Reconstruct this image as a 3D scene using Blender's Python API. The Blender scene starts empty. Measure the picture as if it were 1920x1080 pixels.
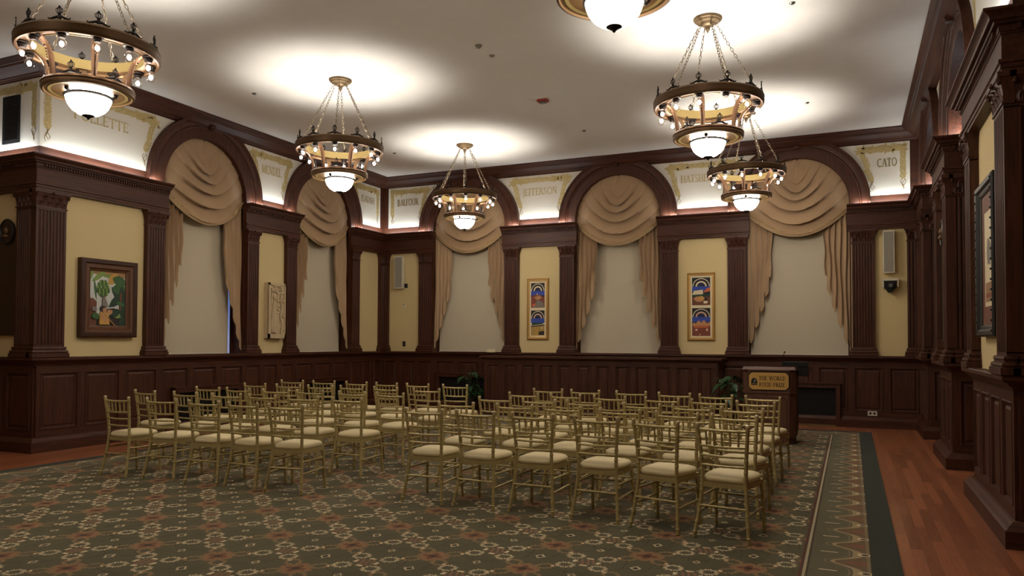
import bpy, bmesh, math, random
from math import sin, cos, pi, sqrt, atan2, radians, hypot
from mathutils import Vector, Matrix
random.seed(7)
sc = bpy.context.scene
COL = sc.collection

# ------------------------------------------------------------------ room numbers (metres)
XL, XR, YB, ZC = -10.6, 1.2, 15.86, 5.594        # plaster planes and ceiling
YN = 7.1                                         # where the side walls step outwards
ZR = 1.35                                        # top of the wainscot rail
ZL = 4.222                                       # top of the cornice ledge
SPR, RI, RO = 4.28, .94, 1.31                    # arch spring height, inner and outer radius
ARCH_L = [10.19, 13.52]
ARCH_B = [-8.20, -4.60, -.95]
ARCH_R = [10.2, 13.49]
RD = .28                                         # window recess depth
RDR = .45                                        # recess depth on the right wall

# ------------------------------------------------------------------ node expression helper
class X:
    def __init__(s, nt, sock): s.nt, s.s = nt, sock
    def _m(s, op, *o):
        n = s.nt.nodes.new('ShaderNodeMath'); n.operation = op
        for i, v in enumerate((s,) + o):
            if isinstance(v, X): s.nt.links.new(v.s, n.inputs[i])
            else: n.inputs[i].default_value = v
        return X(s.nt, n.outputs[0])
    def __add__(s, o): return s._m('ADD', o)
    __radd__ = __add__
    def __sub__(s, o): return s._m('SUBTRACT', o)
    def __rsub__(s, o): return (s * -1) + o
    def __mul__(s, o): return s._m('MULTIPLY', o)
    __rmul__ = __mul__
    def __truediv__(s, o): return s._m('DIVIDE', o)
    def abs(s): return s._m('ABSOLUTE')
    def fract(s): return s._m('FRACT')
    def sin(s): return s._m('SINE')
    def cos(s): return s._m('COSINE')
    def sqrt(s): return s._m('SQRT')
    def min(s, o): return s._m('MINIMUM', o)
    def max(s, o): return s._m('MAXIMUM', o)
    def gt(s, o): return s._m('GREATER_THAN', o)
    def lt(s, o): return s._m('LESS_THAN', o)
    def atan2(s, o): return s._m('ARCTAN2', o)
    def clamp(s):
        r = s + 0.0; r.s.node.use_clamp = True; return r
    def band(s, w, soft=.004):                   # 1 where |s| < w
        return (((s.abs()*-1) + w) / soft).clamp()

def new_mat(name):
    m = bpy.data.materials.new(name); m.use_nodes = True
    nt = m.node_tree; b = nt.nodes['Principled BSDF']
    return m, nt, b
def lin(c):                                      # sRGB 0-255 to linear
    return tuple((v/255/12.92 if v/255 <= .04045 else ((v/255+.055)/1.055)**2.4) for v in c) + (1,)
def coords(nt, kind='Object', scale=(1,1,1)):
    t = nt.nodes.new('ShaderNodeTexCoord'); mp = nt.nodes.new('ShaderNodeMapping')
    mp.inputs['Scale'].default_value = scale
    nt.links.new(t.outputs[kind], mp.inputs['Vector']); return mp.outputs['Vector']
def noise(nt, vec, scale, detail=3, rough=.5):
    n = nt.nodes.new('ShaderNodeTexNoise'); n.inputs['Scale'].default_value = scale
    n.inputs['Detail'].default_value = detail; n.inputs['Roughness'].default_value = rough
    nt.links.new(vec, n.inputs['Vector']); return n.outputs['Fac']
def mixc(nt, f, a, b):
    n = nt.nodes.new('ShaderNodeMix'); n.data_type = 'RGBA'
    for v, i in ((f, 0), (a, 6), (b, 7)):
        if isinstance(v, X): v = v.s
        if isinstance(v, bpy.types.NodeSocket): nt.links.new(v, n.inputs[i])
        else: n.inputs[i].default_value = v
    return n.outputs[2]
def ramp(nt, f, pts):
    n = nt.nodes.new('ShaderNodeValToRGB'); nt.links.new(f.s if isinstance(f, X) else f, n.inputs[0])
    e = n.color_ramp.elements
    while len(e) < len(pts): e.new(.5)
    for k, (p, c) in enumerate(pts): e[k].position = p; e[k].color = c
    return n.outputs[0]
def bump(nt, b, h, strength=.2, dist=.01):
    n = nt.nodes.new('ShaderNodeBump'); n.inputs['Strength'].default_value = strength
    n.inputs['Distance'].default_value = dist
    nt.links.new(h.s if isinstance(h, X) else h, n.inputs['Height']); nt.links.new(n.outputs[0], b.inputs['Normal'])

def simple(name, c, rough=.6, metal=0, var=.12, nscale=8, bmp=0, coat=0, spec=.5):
    m, nt, b = new_mat(name); c = lin(c)
    v = coords(nt)
    d = tuple(x*(1-var) for x in c[:3]) + (1,); e = tuple(min(1, x*(1+var)) for x in c[:3]) + (1,)
    col = mixc(nt, noise(nt, v, nscale), d, e)
    nt.links.new(col, b.inputs['Base Color'])
    b.inputs['Roughness'].default_value = rough; b.inputs['Metallic'].default_value = metal
    b.inputs['Coat Weight'].default_value = coat; b.inputs['Specular IOR Level'].default_value = spec
    if bmp: bump(nt, b, noise(nt, v, nscale*12, 2), bmp, .004)
    return m
def wood(name, c1, c2, axis=2, rough=.5, coat=.02, sc_=1.):
    m, nt, b = new_mat(name)
    s = [9*sc_]*3; s[axis] = .7*sc_
    v = coords(nt, scale=tuple(s))
    n1 = noise(nt, v, 3, 6, .62)
    s2 = [60*sc_]*3; s2[axis] = 2*sc_
    n2 = noise(nt, coords(nt, scale=tuple(s2)), 2, 3, .6)
    f = (X(nt, n1)*.72 + X(nt, n2)*.28)
    col = ramp(nt, f, [(.32, lin(c1)), (.68, lin(c2))])
    nt.links.new(col, b.inputs['Base Color'])
    b.inputs['Roughness'].default_value = rough; b.inputs['Coat Weight'].default_value = coat
    b.inputs['Coat Roughness'].default_value = .25; b.inputs['Specular IOR Level'].default_value = .32
    bump(nt, b, n2, .12, .002)
    return m
def emit(name, c, strength):
    m, nt, b = new_mat(name)
    b.inputs['Base Color'].default_value = (.8, .8, .8, 1)
    b.inputs['Emission Color'].default_value = tuple(c) + (1,); b.inputs['Emission Strength'].default_value = strength
    return m

W1, W2 = (40, 19, 11), (86, 46, 27)
M = {}
M['wood'] = wood('mahogany_upright', W1, W2, 2)
M['woodx'] = wood('mahogany_along_x', W1, W2, 0)
M['woody'] = wood('mahogany_along_y', W1, W2, 1)
M['yellow'] = simple('yellow_plaster', (212, 191, 142), .85, var=.03, nscale=3, bmp=.25)
M['white'] = simple('frieze_paint', (226, 220, 206), .7, var=.02, nscale=4)
M['gold_paint'] = simple('gold_leaf_paint', (200, 180, 124), .45, .3, var=.2, nscale=9)
M['gold_line'] = simple('dark_gold_line', (150, 130, 86), .5, .3)
M['ceiling'] = simple('ceiling_plaster', (232, 228, 222), .95, var=.03, nscale=6, bmp=.4)
M['blind'] = simple('roller_blind_fabric', (198, 186, 162), .9, var=.03, nscale=40, bmp=.1)
M['drape'] = simple('tan_drapery', (166, 137, 104), .78, var=.06, nscale=14, bmp=.15)
M['drape'].node_tree.nodes['Principled BSDF'].inputs['Sheen Weight'].default_value = .25
M['fringe'] = simple('tan_fringe', (172, 144, 106), .7, var=.2, nscale=60, bmp=.5)
M['bead'] = simple('gold_bead_trim', (206, 174, 118), .5, var=.1)
M['bronze'] = simple('antique_bronze', (92, 68, 42), .45, .6, var=.2)
M['brass'] = simple('brushed_brass', (124, 106, 66), .42, .55, var=.12)
M['copper'] = simple('coppery_bracket', (108, 80, 54), .45, .5, var=.15)
M['iron'] = simple('dark_cast_iron', (34, 27, 22), .55, .6)
M['chain'] = simple('aged_chain_metal', (112, 98, 80), .45, .6)
M['canopy'] = simple('canopy_bronze', (112, 92, 66), .5, .5)
M['chairgold'] = simple('gold_chair_lacquer', (182, 164, 112), .36, .35, var=.16, nscale=30)
M['tip'] = simple('pale_gold_tip', (206, 190, 150), .4, .3)
M['cushion'] = simple('ivory_cushion', (224, 208, 164), .7, var=.03, nscale=10, bmp=.08)
M['black'] = simple('matt_black', (12, 11, 11), .85)
M['dark'] = simple('dark_grille_void', (9, 8, 8), .8)
M['grillebar'] = simple('dark_grille_bar', (26, 20, 17), .5, .4)
M['plastic'] = simple('off_white_plastic', (208, 200, 182), .5)
M['grey'] = simple('speaker_grille_grey', (140, 134, 122), .7, var=.2, nscale=80)
M['goldframe'] = simple('gilt_frame', (170, 128, 66), .4, .5, var=.2, nscale=20)
M['goldlight'] = simple('gilt_frame_light', (196, 158, 98), .42, .4, var=.15)
M['darkframe'] = wood('dark_walnut_frame', (38, 20, 12), (70, 40, 24), 2, .4)
M['midframe'] = wood('brown_frame_wood', (74, 46, 30), (108, 72, 48), 2, .45)
M['ebony'] = simple('ebonised_frame', (26, 24, 24), .4, .2)
M['stone'] = simple('carved_cast_stone', (196, 176, 142), .85, var=.1, bmp=.3)
M['plaque'] = simple('bronze_plaque', (58, 40, 24), .45, .5, var=.3, nscale=5)
M['sign'] = simple('gold_sign_plate', (204, 160, 88), .45, .2, var=.05)
M['mat'] = simple('cream_mat_board', (226, 214, 178), .8)
M['leaf'] = simple('glossy_green_leaf', (34, 66, 34), .4, var=.4, nscale=12)
M['leaf2'] = simple('plant_stem_green', (52, 70, 34), .6)
M['pot'] = simple('dark_plant_pot', (40, 30, 24), .5)
M['soil'] = simple('potting_soil', (30, 22, 16), .95)
M['red'] = simple('alarm_red', (150, 44, 34), .4)
M['steel'] = simple('grey_metal', (120, 118, 112), .35, .7)
M['lect'] = wood('lectern_walnut', (70, 43, 31), (102, 66, 48), 2, .55, .0)
M['void'] = simple('plain_dark_paint', (30, 24, 20), .9)
M['slit'] = emit('evening_daylight_glass', (.18, .30, .75), .35)
M['bowl'] = emit('lit_alabaster_bowl', (1, .92, .78), 42)
M['core'] = emit('glowing_filament', (1, .84, .76), 95)
def paints():
    P = dict(sky=(196,200,196), green=(54,92,46), dgreen=(28,56,38), lgreen=(120,146,70), brown=(104,60,38), dbrown=(40,28,24), skin=(176,128,92),
             ochre=(190,146,70), hair=(44,28,20), red=(168,66,38), navy=(18,24,66), blue=(44,70,160), ink=(12,12,22), cream=(222,206,170),
             sand=(184,130,84), orange=(196,100,52), grey=(120,112,104), pink=(206,164,148), tan=(150,112,72), rust=(122,58,40), wheat=(170,140,72))
    for k, c in P.items(): M['p_'+k] = simple('paint_'+k, c, .6, var=.12, nscale=25)
paints()

def mat_globe():
    m, nt, b = new_mat('clear_bulb_glass')
    out = nt.nodes['Material Output']; tr = nt.nodes.new('ShaderNodeBsdfTransparent'); gl = nt.nodes.new('ShaderNodeBsdfGlossy')
    gl.inputs['Roughness'].default_value = .05; gl.inputs['Color'].default_value = (1, .93, .9, 1)
    tr.inputs['Color'].default_value = (.96, .94, .92, 1)
    fr = nt.nodes.new('ShaderNodeLayerWeight'); fr.inputs['Blend'].default_value = .12
    mx = nt.nodes.new('ShaderNodeMixShader')
    nt.links.new((X(nt, fr.outputs[1])*.35).s, mx.inputs[0]); nt.links.new(tr.outputs[0], mx.inputs[1]); nt.links.new(gl.outputs[0], mx.inputs[2])
    nt.links.new(mx.outputs[0], out.inputs['Surface']); return m
M['globe'] = mat_globe()

def mat_floor():
    m, nt, b = new_mat('oak_strip_floor')
    v = coords(nt); sx = nt.nodes.new('ShaderNodeSeparateXYZ'); nt.links.new(v, sx.inputs[0])
    x, y = X(nt, sx.outputs[0]), X(nt, sx.outputs[1])
    row = (x/.083)._m('FLOOR')
    yy = y/1.3 + (row*.371).fract()
    idn = ((row*12.9898 + yy._m('FLOOR')*78.233).sin()*43758.5).fract()
    gap = ((x/.083).fract() - .5).abs().gt(.485).max((yy.fract() - .5).abs().gt(.4985))
    g = X(nt, noise(nt, coords(nt, scale=(40, 1.6, 1)), 2, 5, .6))
    col = ramp(nt, (idn*.35 + g*.65), [(.25, lin((118, 66, 42))), (.75, lin((172, 106, 70)))])
    col = mixc(nt, gap*.6, col, lin((44, 22, 14)))
    nt.links.new(col, b.inputs['Base Color']); b.inputs['Roughness'].default_value = .38
    b.inputs['Coat Weight'].default_value = .2
    bump(nt, b, (1 - gap), .2, .002)
    return m
M['floor'] = mat_floor()

CX0, CHW, CYB = -4.55, 4.87, 14.92               # carpet centre, half width, back edge
def mat_carpet():
    m, nt, b = new_mat('patterned_woven_carpet')
    t = nt.nodes.new('ShaderNodeTexCoord'); sx = nt.nodes.new('ShaderNodeSeparateXYZ'); nt.links.new(t.outputs['Object'], sx.inputs[0])
    x, y = X(nt, sx.outputs[0]), X(nt, sx.outputs[1])
    wob = X(nt, noise(nt, t.outputs['Object'], 34, 2)) - .5
    wob2 = X(nt, noise(nt, coords(nt, scale=(1, 1.3, 1)), 41, 2)) - .5
    PX, PY = .72, .663
    def cell(v, o, p): return (((v - o)/p + .5).fract() - .5)*p
    A, B = cell(x, -4.63, PX), cell(y, 4.59, PY)
    C, D = cell(x, -4.63+PX/2, PX), cell(y, 4.59+PY/2, PY)
    A, B, C, D = A + wob*.022, B + wob2*.022, C + wob*.022, D + wob2*.022
    def motif(u, v, rr, sa, sb):
        # four serrated leaf outlines on the diagonals of a motif
        P, Q = ((u + v)*.7071).abs(), ((u - v)*.7071).abs()
        a_, b_ = P.max(Q), P.min(Q)
        e_ = a_ - rr
        w_ = b_.atan2(e_)
        q = ((e_*e_)/(sa*sa) + (b_*b_)/(sb*sb)).sqrt()
        leafs = (q - .82 - (w_*11).sin()*.10).band(.24, .07)*((w_*22).sin()*.8+.75).clamp()
        tip_ = ((a_ - rr - sa - .028).abs()*1.1 + b_*.8).lt(.016)
        return leafs, tip_, (u*u + v*v).sqrt()
    leafA, tipA, r = motif(A, B, .172, .068, .068)
    coreA = r.lt(.072)*(((A + B*.3)*150).sin()*.5+.5)
    flank = (r - .088).band(.016, .005)*((B.atan2(A)*4).cos().gt(.35))
    leafB, tipB, r2_ = motif(C, D, .165, .075, .060)
    thB = D.atan2(C)
    roseB = (r2_ - .085 - (thB*4).cos()*.02).band(.030, .01)
    redc = (r2_ - (thB*4).cos()*.02).lt(.062); eyeB = r2_.lt(.028)
    dm = (C.abs() + B.abs()*.8); dia = (dm - .034).band(.010, .004); diac = dm.lt(.022)
    dm2 = (A.abs() + D.abs()*.8); dia2 = (dm2 - .026).band(.008, .004)
    vine = (r - .285 + (B.atan2(A)*4).cos()*.012).band(.0045, .003)*((B.atan2(A)*3+.6).sin().gt(-.55))
    vine2 = (r2_ - .30).band(.004, .003)*((thB*5).sin().gt(.1))
    weave = X(nt, noise(nt, coords(nt, scale=(1, 1, 1)), 130, 2, .7))
    wv = ((weave - .30)*6).clamp()*.45 + .55
    G, CR, RD_, TN, DK = lin((84, 78, 54)), lin((226, 206, 168)), lin((120, 68, 44)), lin((168, 132, 90)), lin((24, 24, 20))
    base = mixc(nt, noise(nt, t.outputs['Object'], 1.1, 2), lin((78, 72, 50)), lin((92, 86, 60)))
    col = mixc(nt, (vine.max(vine2))*.8, base, DK)
    col = mixc(nt, (leafB.max(tipB))*wv*.9, col, TN)
    col = mixc(nt, roseB*wv*.7, col, lin((160, 112, 78)))
    col = mixc(nt, redc*wv*.8, col, RD_)
    col = mixc(nt, eyeB*.8, col, DK)
    col = mixc(nt, coreA*wv*.8, col, lin((150, 104, 78)))
    col = mixc(nt, (leafA.max(flank).max(tipA))*wv, col, CR)
    col = mixc(nt, (dia.max(dia2))*.8, col, CR)
    col = mixc(nt, diac, col, DK)
    # border, measured inwards from the edge
    ex = CHW - (x - CX0).abs(); ey = CYB - y
    d = ex.min(ey); along = ey.lt(ex)*x + ex.lt(ey)*y
    w = (along*(2*pi/.503)); cw = w.cos()
    border = d.lt(.655)
    edge = .350 + cw*.085 + (w*2).cos()*.020
    scal = (d - edge).band((.028 - cw*.010), .008)
    out_ = (d - edge).lt(0)
    bcol = mixc(nt, out_, lin((98, 92, 68)), lin((112, 90, 62)))
    bcol = mixc(nt, scal*.8, bcol, lin((178, 156, 116)))
    scal2 = (d - edge - .055).band(.008, .004)
    bcol = mixc(nt, scal2*.6, bcol, lin((150, 130, 96)))
    fin = (d - .48).band(.065, .01)*((w/1.0).sin().abs().lt(.10))*(cw.lt(0))
    bcol = mixc(nt, fin*wv, bcol, CR)
    fan = cw.gt((d*2.4 + .12))*(d - .31).band(.10, .02)*((d*160).sin()*.15+.8)
    bcol = mixc(nt, fan*.7, bcol, lin((140, 82, 58)))
    eye = (((d-.236)*(d-.236))/(.040*.040) + (w.cos()+1)*13).sqrt()
    bcol = mixc(nt, (eye - 1).band(.35, .1)*.8, bcol, CR)
    bcol = mixc(nt, eye.lt(.65), bcol, DK)
    dots = (d - .215).band(.012, .004)*((along*260).sin().gt(0))
    bcol = mixc(nt, dots, bcol, lin((150, 136, 104)))
    bcol = mixc(nt, d.lt(.20), bcol, lin((38, 44, 32)))
    col = mixc(nt, border, col, bcol)
    st = (d - .63).band(.026, .002)
    col = mixc(nt, st, col, lin((70, 62, 44)))
    col = mixc(nt, (d - .63).band(.011, .002)*((along*190).sin().gt(-.2)), col, CR)
    col = mixc(nt, (d - .655).band(.007, .002), col, lin((96, 36, 28)))
    col = mixc(nt, (X(nt, noise(nt, t.outputs['Object'], 260, 1)) - .5).abs()*1.2, col, lin((40, 36, 26)))
    nt.links.new(col, b.inputs['Base Color']); b.inputs['Roughness'].default_value = .95
    b.inputs['Specular IOR Level'].default_value = .1; b.inputs['Sheen Weight'].default_value = .15
    bump(nt, b, weave, .35, .003)
    return m
M['carpet'] = mat_carpet()

# ------------------------------------------------------------------ mesh helper
class Fr:                                        # a wall frame: u along the wall, n out of it, z up
    def __init__(s, kind, off=0):
        s.k, s.o = kind, off
    def __call__(s, u, n, z):
        k, o = s.k, s.o
        if k == 'L': return (XL + n, u, z)
        if k == 'B': return (u, YB - n, z)
        if k == 'R': return (XR - n, u, z)
        if k == 'F': return (u, o - n, z)        # faces the camera at y = o
        if k == 'P': return (o - n, u, z)        # faces -x at x = o
        if k == 'Q': return (o + n, u, z)        # faces +x at x = o
        if k == 'T': return (u, n, z)            # plain
FL, FB, FR_ = Fr('L'), Fr('B'), Fr('R')
FT = Fr('T')

class MB:
    def __init__(s): s.v, s.f, s.m, s.mats = [], [], [], []
    def mi(s, m):
        m = M[m] if isinstance(m, str) else m
        if m not in s.mats: s.mats.append(m)
        return s.mats.index(m)
    def add(s, vs, fs, m):
        o = len(s.v); i = s.mi(m); s.v += [tuple(p) for p in vs]
        for f in fs: s.f.append([k+o for k in f]); s.m.append(i)
    def box(s, F, u0, u1, n0, n1, z0, z1, m):
        vs = [F(u, n, z) for z in (z0, z1) for n in (n0, n1) for u in (u0, u1)]
        s.add(vs, [(0,1,3,2),(4,6,7,5),(0,4,5,1),(2,3,7,6),(0,2,6,4),(1,5,7,3)], m)
    def prism(s, F, pts, n0, n1, m):             # polygon in (u,z) between two n
        k = len(pts); vs = [F(u, n0, z) for u, z in pts] + [F(u, n1, z) for u, z in pts]
        fs = [tuple(range(k)), tuple(range(2*k-1, k-1, -1))] + [(i, (i+1)%k, (i+1)%k+k, i+k) for i in range(k)]
        s.add(vs, fs, m)
    def column(s, F, pts, z0, z1, m):            # polygon in (u,n) between two z
        k = len(pts); vs = [F(u, n, z0) for u, n in pts] + [F(u, n, z1) for u, n in pts]
        fs = [tuple(range(k)), tuple(range(2*k-1, k-1, -1))] + [(i, (i+1)%k, (i+1)%k+k, i+k) for i in range(k)]
        s.add(vs, fs, m)
    def sweep(s, F, path, prof, m, side=1, closed=False, first=None, last=None):
        # path in (u,n); profile (d,z) offset to the side of the path, mitred at the corners
        n = len(path); nor = []
        for i in range(n-1 if not closed else n):
            a, b = path[i], path[(i+1)%n]; L = hypot(b[0]-a[0], b[1]-a[1])
            nor.append((-(b[1]-a[1])/L*side, (b[0]-a[0])/L*side))
        off = []
        for i in range(n):
            if closed: p, q = nor[i-1], nor[i]
            else: p, q = nor[max(i-1, 0)], nor[min(i, n-2)]
            d = 1 + p[0]*q[0] + p[1]*q[1]
            off.append(((p[0]+q[0])/d, (p[1]+q[1])/d))
        k = len(prof); vs = []
        i0, i1 = (first or 0), (last if last is not None else n-1)
        for i in range(i0, i1+1):
            vs += [F(path[i][0]+off[i][0]*d, path[i][1]+off[i][1]*d, z) for d, z in prof]
        c = i1-i0+1; fs = []
        for i in range(c-1 if not closed else c):
            for j in range(k):
                a = i*k+j; b_ = i*k+(j+1)%k; e = ((i+1)%c)*k
                fs.append((a, b_, e+(j+1)%k, e+j))
        if not closed: fs += [tuple(range(k)), tuple(range(c*k-1, (c-1)*k-1, -1))]
        s.add(vs, fs, m)
    def tube(s, pts, r, m, seg=8, cap=True, flat=None):
        P = [Vector(p) for p in pts]; n = len(P); rr = r if isinstance(r, (list, tuple)) else [r]*n
        t = (P[1]-P[0]).normalized(); up = Vector((0,0,1)) if abs(t.z) < .9 else Vector((0,1,0))
        x = t.cross(up).normalized(); vs = []; fs = []
        for i in range(n):
            d = (P[min(i+1, n-1)]-P[max(i-1, 0)]).normalized()
            x = (x - d*x.dot(d)).normalized(); y = d.cross(x)
            for j in range(seg):
                a = 2*pi*j/seg; vs.append(P[i] + (x*cos(a) + y*sin(a)*(flat or 1))*rr[i])
        for i in range(n-1):
            for j in range(seg): fs.append((i*seg+j, i*seg+(j+1)%seg, (i+1)*seg+(j+1)%seg, (i+1)*seg+j))
        if cap: fs += [tuple(range(seg-1, -1, -1)), tuple(range((n-1)*seg, n*seg))]
        s.add(vs, fs, m)
    def lathe(s, prof, m, seg=32, c=(0,0,0), a0=0, close=False):   # (r,z)
        vs = []; fs = []; k = len(prof)
        for i in range(seg):
            a = a0 + 2*pi*i/seg
            vs += [(c[0]+r*cos(a), c[1]+r*sin(a), c[2]+z) for r, z in prof]
        for i in range(seg):
            for j in range(k if close else k-1):
                fs.append((i*k+j, ((i+1)%seg)*k+j, ((i+1)%seg)*k+(j+1)%k, i*k+(j+1)%k))
        s.add(vs, fs, m)
    def ball(s, c, r, m, seg=10, rings=6, sc_=(1,1,1)):
        prof = [(r*sin(pi*i/rings), -r*cos(pi*i/rings)) for i in range(rings+1)]
        vs = []; fs = []
        for i in range(seg):
            a = 2*pi*i/seg
            vs += [(c[0]+p*cos(a)*sc_[0], c[1]+p*sin(a)*sc_[1], c[2]+z*sc_[2]) for p, z in prof]
        k = rings+1
        for i in range(seg):
            for j in range(rings): fs.append((i*k+j, ((i+1)%seg)*k+j, ((i+1)%seg)*k+j+1, i*k+j+1))
        s.add(vs, fs, m)
    def grid(s, vs, nu, nv, m):                  # vs row major, nv rows of nu
        s.add(vs, [(j*nu+i, j*nu+i+1, (j+1)*nu+i+1, (j+1)*nu+i) for j in range(nv-1) for i in range(nu-1)], m)
    def build(s, name, parent=None, smooth=None, origin=None, solid=0, **kw):
        me = bpy.data.meshes.new(name)
        o3 = origin or (0, 0, 0)
        me.from_pydata([(x-o3[0], y-o3[1], z-o3[2]) for x, y, z in s.v], [], s.f)
        for m in s.mats: me.materials.append(m)
        me.polygons.foreach_set('material_index', s.m)
        bm = bmesh.new(); bm.from_mesh(me); bmesh.ops.remove_doubles(bm, verts=bm.verts, dist=1e-5)
        bmesh.ops.recalc_face_normals(bm, faces=bm.faces)
        if smooth:
            for f in bm.faces: f.smooth = True
            ca = radians(smooth)
            for e in bm.edges:
                if len(e.link_faces) == 2 and e.calc_face_angle(0) > ca: e.smooth = False
        bm.to_mesh(me); bm.free(); me.update()
        o = bpy.data.objects.new(name, me); COL.objects.link(o)
        if parent: o.parent = parent
        if origin: o.location = origin
        if solid:
            md = o.modifiers.new('thickness', 'SOLIDIFY'); md.thickness = solid; md.offset = 0
        tag(o, **kw); return o
def tag(o, label=None, cat=None, group=None, kind=None):
    if label: o['label'] = label
    if cat: o['category'] = cat
    if group: o['group'] = group
    if kind: o['kind'] = kind
    return o
def empty(name, loc=(0,0,0), rz=0, **kw):
    o = bpy.data.objects.new(name, None); o.empty_display_size = .1; COL.objects.link(o)
    o.location = loc; o.rotation_euler = (0, 0, rz); tag(o, **kw); return o
def copy_tree(o, parent=None):
    c = o.copy(); COL.objects.link(c); c.parent = parent
    for ch in list(o.children): copy_tree(ch, c)
    return c

# ------------------------------------------------------------------ shell: floor, ceiling, walls
def slab(name, F, u0, u1, n0, n1, z0, z1, m, **kw):
    b = MB(); b.box(F, u0, u1, n0, n1, z0, z1, m); return b.build(name, kind='structure', **kw)
slab('floor', FT, -15, 5.6, -7.2, 16.4, -.12, 0, 'floor')
slab('ceiling', FT, -15, 5.6, -7.2, 16.4, ZC, ZC+.1, 'ceiling')
cb = MB(); cb.box(FT, CX0-CHW, CX0+CHW, -6, CYB, 0.0, .012, 'carpet')
cb.build('carpet', label='dark olive carpet with floral medallions and scalloped border under the chairs', cat='carpet')

BAYS_L = [(YN, 9.24, 0), (11.13, 12.58, 0), (14.46, YB, 1)]
BAYS_B = [(XL, -9.14, 0), (-7.26, -5.54, 0), (-3.66, -1.89, 0), (-.01, XR, 0)]
BAYS_R = [(YN, 9.26, 0), (11.14, 12.55, 0), (14.43, YB, 0)]
ZE = 3.74                                        # underside of the entablature

def bay_walls(name, F, bays, arches, depth, u_lo, u_hi, grain):
    w = MB()
    for (a, b_, _) in bays:
        # plaster front and wooden side returns (the bay body)
        w.box(F, a+.002, b_-.002, -depth-.1, 0, ZR-.1, ZE+.02, 'yellow')
        for e, sgn in ((a, 1), (b_, -1)):
            if abs(e-u_lo) > .05 and abs(e-u_hi) > .05 or depth > .3 or e == YN:
                w.box(F, min(e, e+sgn*.03), max(e, e+sgn*.03), -depth, .001, ZR-.05, ZE+.02, 'wood')
        w.box(F, a, b_, -depth-.1, 0, ZE, ZL, grain)
        w.box(F, a, b_, -depth-.1, 0, 0, ZR-.08, grain)
    for i, c in enumerate(arches):
        a = bays[i][1]; b_ = bays[i+1][0]
        # frieze wall with the arch cut out of it
        N = 40; front = []; 
        us = [c+RI*cos(pi - pi*k/N) for k in range(N+1)]; zs = [SPR+RI*sin(pi*k/N) for k in range(N+1)]
        vs = []; fs = []
        for k in range(N+1):
            vs += [F(us[k], 0, zs[k]), F(us[k], 0, ZC+.02), F(us[k], -depth, zs[k])]
        for k in range(N): fs += [(3*k, 3*k+3, 3*k+4, 3*k+1), (3*k, 3*k+2, 3*k+5, 3*k+3)]
        w.add(vs, fs, grain)
        # straight pieces beside the arch, and jambs down to the rail
        w.box(F, a-.001, us[0], -depth-.1, 0, ZL-.3, ZC+.02, grain)
        w.box(F, us[-1], b_+.001, -depth-.1, 0, ZL-.3, ZC+.02, grain)
        w.box(F, a, b_, -depth-.12, -depth, 0, ZC+.02, 'wood')          # back of the recess
    for (a, b_, _) in bays:
        w.box(F, a-.001, b_+.001, -depth-.1, -.001, ZL-.02, ZC+.02, grain)
    return w.build(name, kind='structure')
bay_walls('wall_left', FL, BAYS_L, ARCH_L, RD, YN, YB, 'woody')
bay_walls('wall_back', FB, BAYS_B, ARCH_B, RD, XL, XR, 'woodx')
bay_walls('wall_right', FR_, BAYS_R, ARCH_R, RDR, 99, YB, 'woody')
# returns where the room widens towards the camera, and the walls behind it
FNL = Fr('F', YN)
rw = MB(); rw.box(FNL, -15, XL-.02, -.3, 0, ZR-.1, ZE+.02, 'yellow'); rw.box(FNL, -15, XL-.02, -.3, .0, 0, ZR-.08, 'woodx')
rw.box(FNL, -15, XL-.01, -.3, .0, ZE, ZC+.02, 'woodx'); rw.build('wall_left_return', kind='structure')
rw = MB(); rw.box(FNL, XR+.02, 5.6, -.3, 0, ZR-.1, ZE+.02, 'yellow'); rw.box(FNL, XR+.02, 5.6, -.3, .0, 0, ZR-.08, 'woodx')
rw.box(FNL, XR+.01, 5.6, -.3, .0, ZE, ZC+.02, 'woodx'); rw.build('wall_right_return', kind='structure')
for nm, F, a, b_ in (('wall_far_left', Fr('Q', -14.5), -7.1, YN), ('wall_far_right', Fr('P', 5.2), -7.1, YN), ('wall_rear', Fr('T'), -14.6, 5.3)):
    w = MB()
    if nm == 'wall_rear':
        w.box(F, a, b_, -7.2, -7.0, 0, ZR, 'woodx'); w.box(F, a, b_, -7.2, -7.02, ZR, ZC, 'yellow')
    else:
        w.box(F, a, b_, -.1, .02, 0, ZR, 'woody'); w.box(F, a, b_, -.1, 0, ZR, ZC, 'yellow')
    w.build(nm, kind='structure')

# ------------------------------------------------------------------ continuous trim following the plan
PLAN = [(-14.4, YN), (XL, YN), (XL, YB), (XR, YB), (XR, 14.43), (XR+RDR, 14.43), (XR+RDR, 12.55), (XR, 12.55), (XR, 11.14),
        (XR+RDR, 11.14), (XR+RDR, 9.26), (XR, 9.26), (XR, YN), (5.1, YN)]
RAIL = [(0, 1.22), (.035, 1.22), (.045, 1.25), (.06, 1.255), (.09, 1.29), (.11, 1.295), (.125, 1.31), (.125, 1.34), (.115, 1.35), (0, 1.35)]
BASE = [(0, 0), (.115, 0), (.115, .14), (.10, .15), (.085, .17), (.07, .185), (.055, .20), (.04, .205), (0, .205)]
CROWN = [(0, 5.385), (.05, 5.385), (.06, 5.40), (.075, 5.405), (.08, 5.42), (.12, 5.43), (.17, 5.47), (.22, 5.50), (.24, 5.502), (.25, 5.52), (.27, 5.525),
         (.30, 5.555), (.32, 5.57), (.32, ZC+.01), (0, ZC+.01)]
k_tr = 0
def plan_sweep(nm, prof, i0, i1, m, plan=PLAN):
    b = MB(); b.sweep(FT, plan, prof, m, side=-1, first=i0, last=i1); return b.build(nm, kind='structure', smooth=25)
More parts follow.
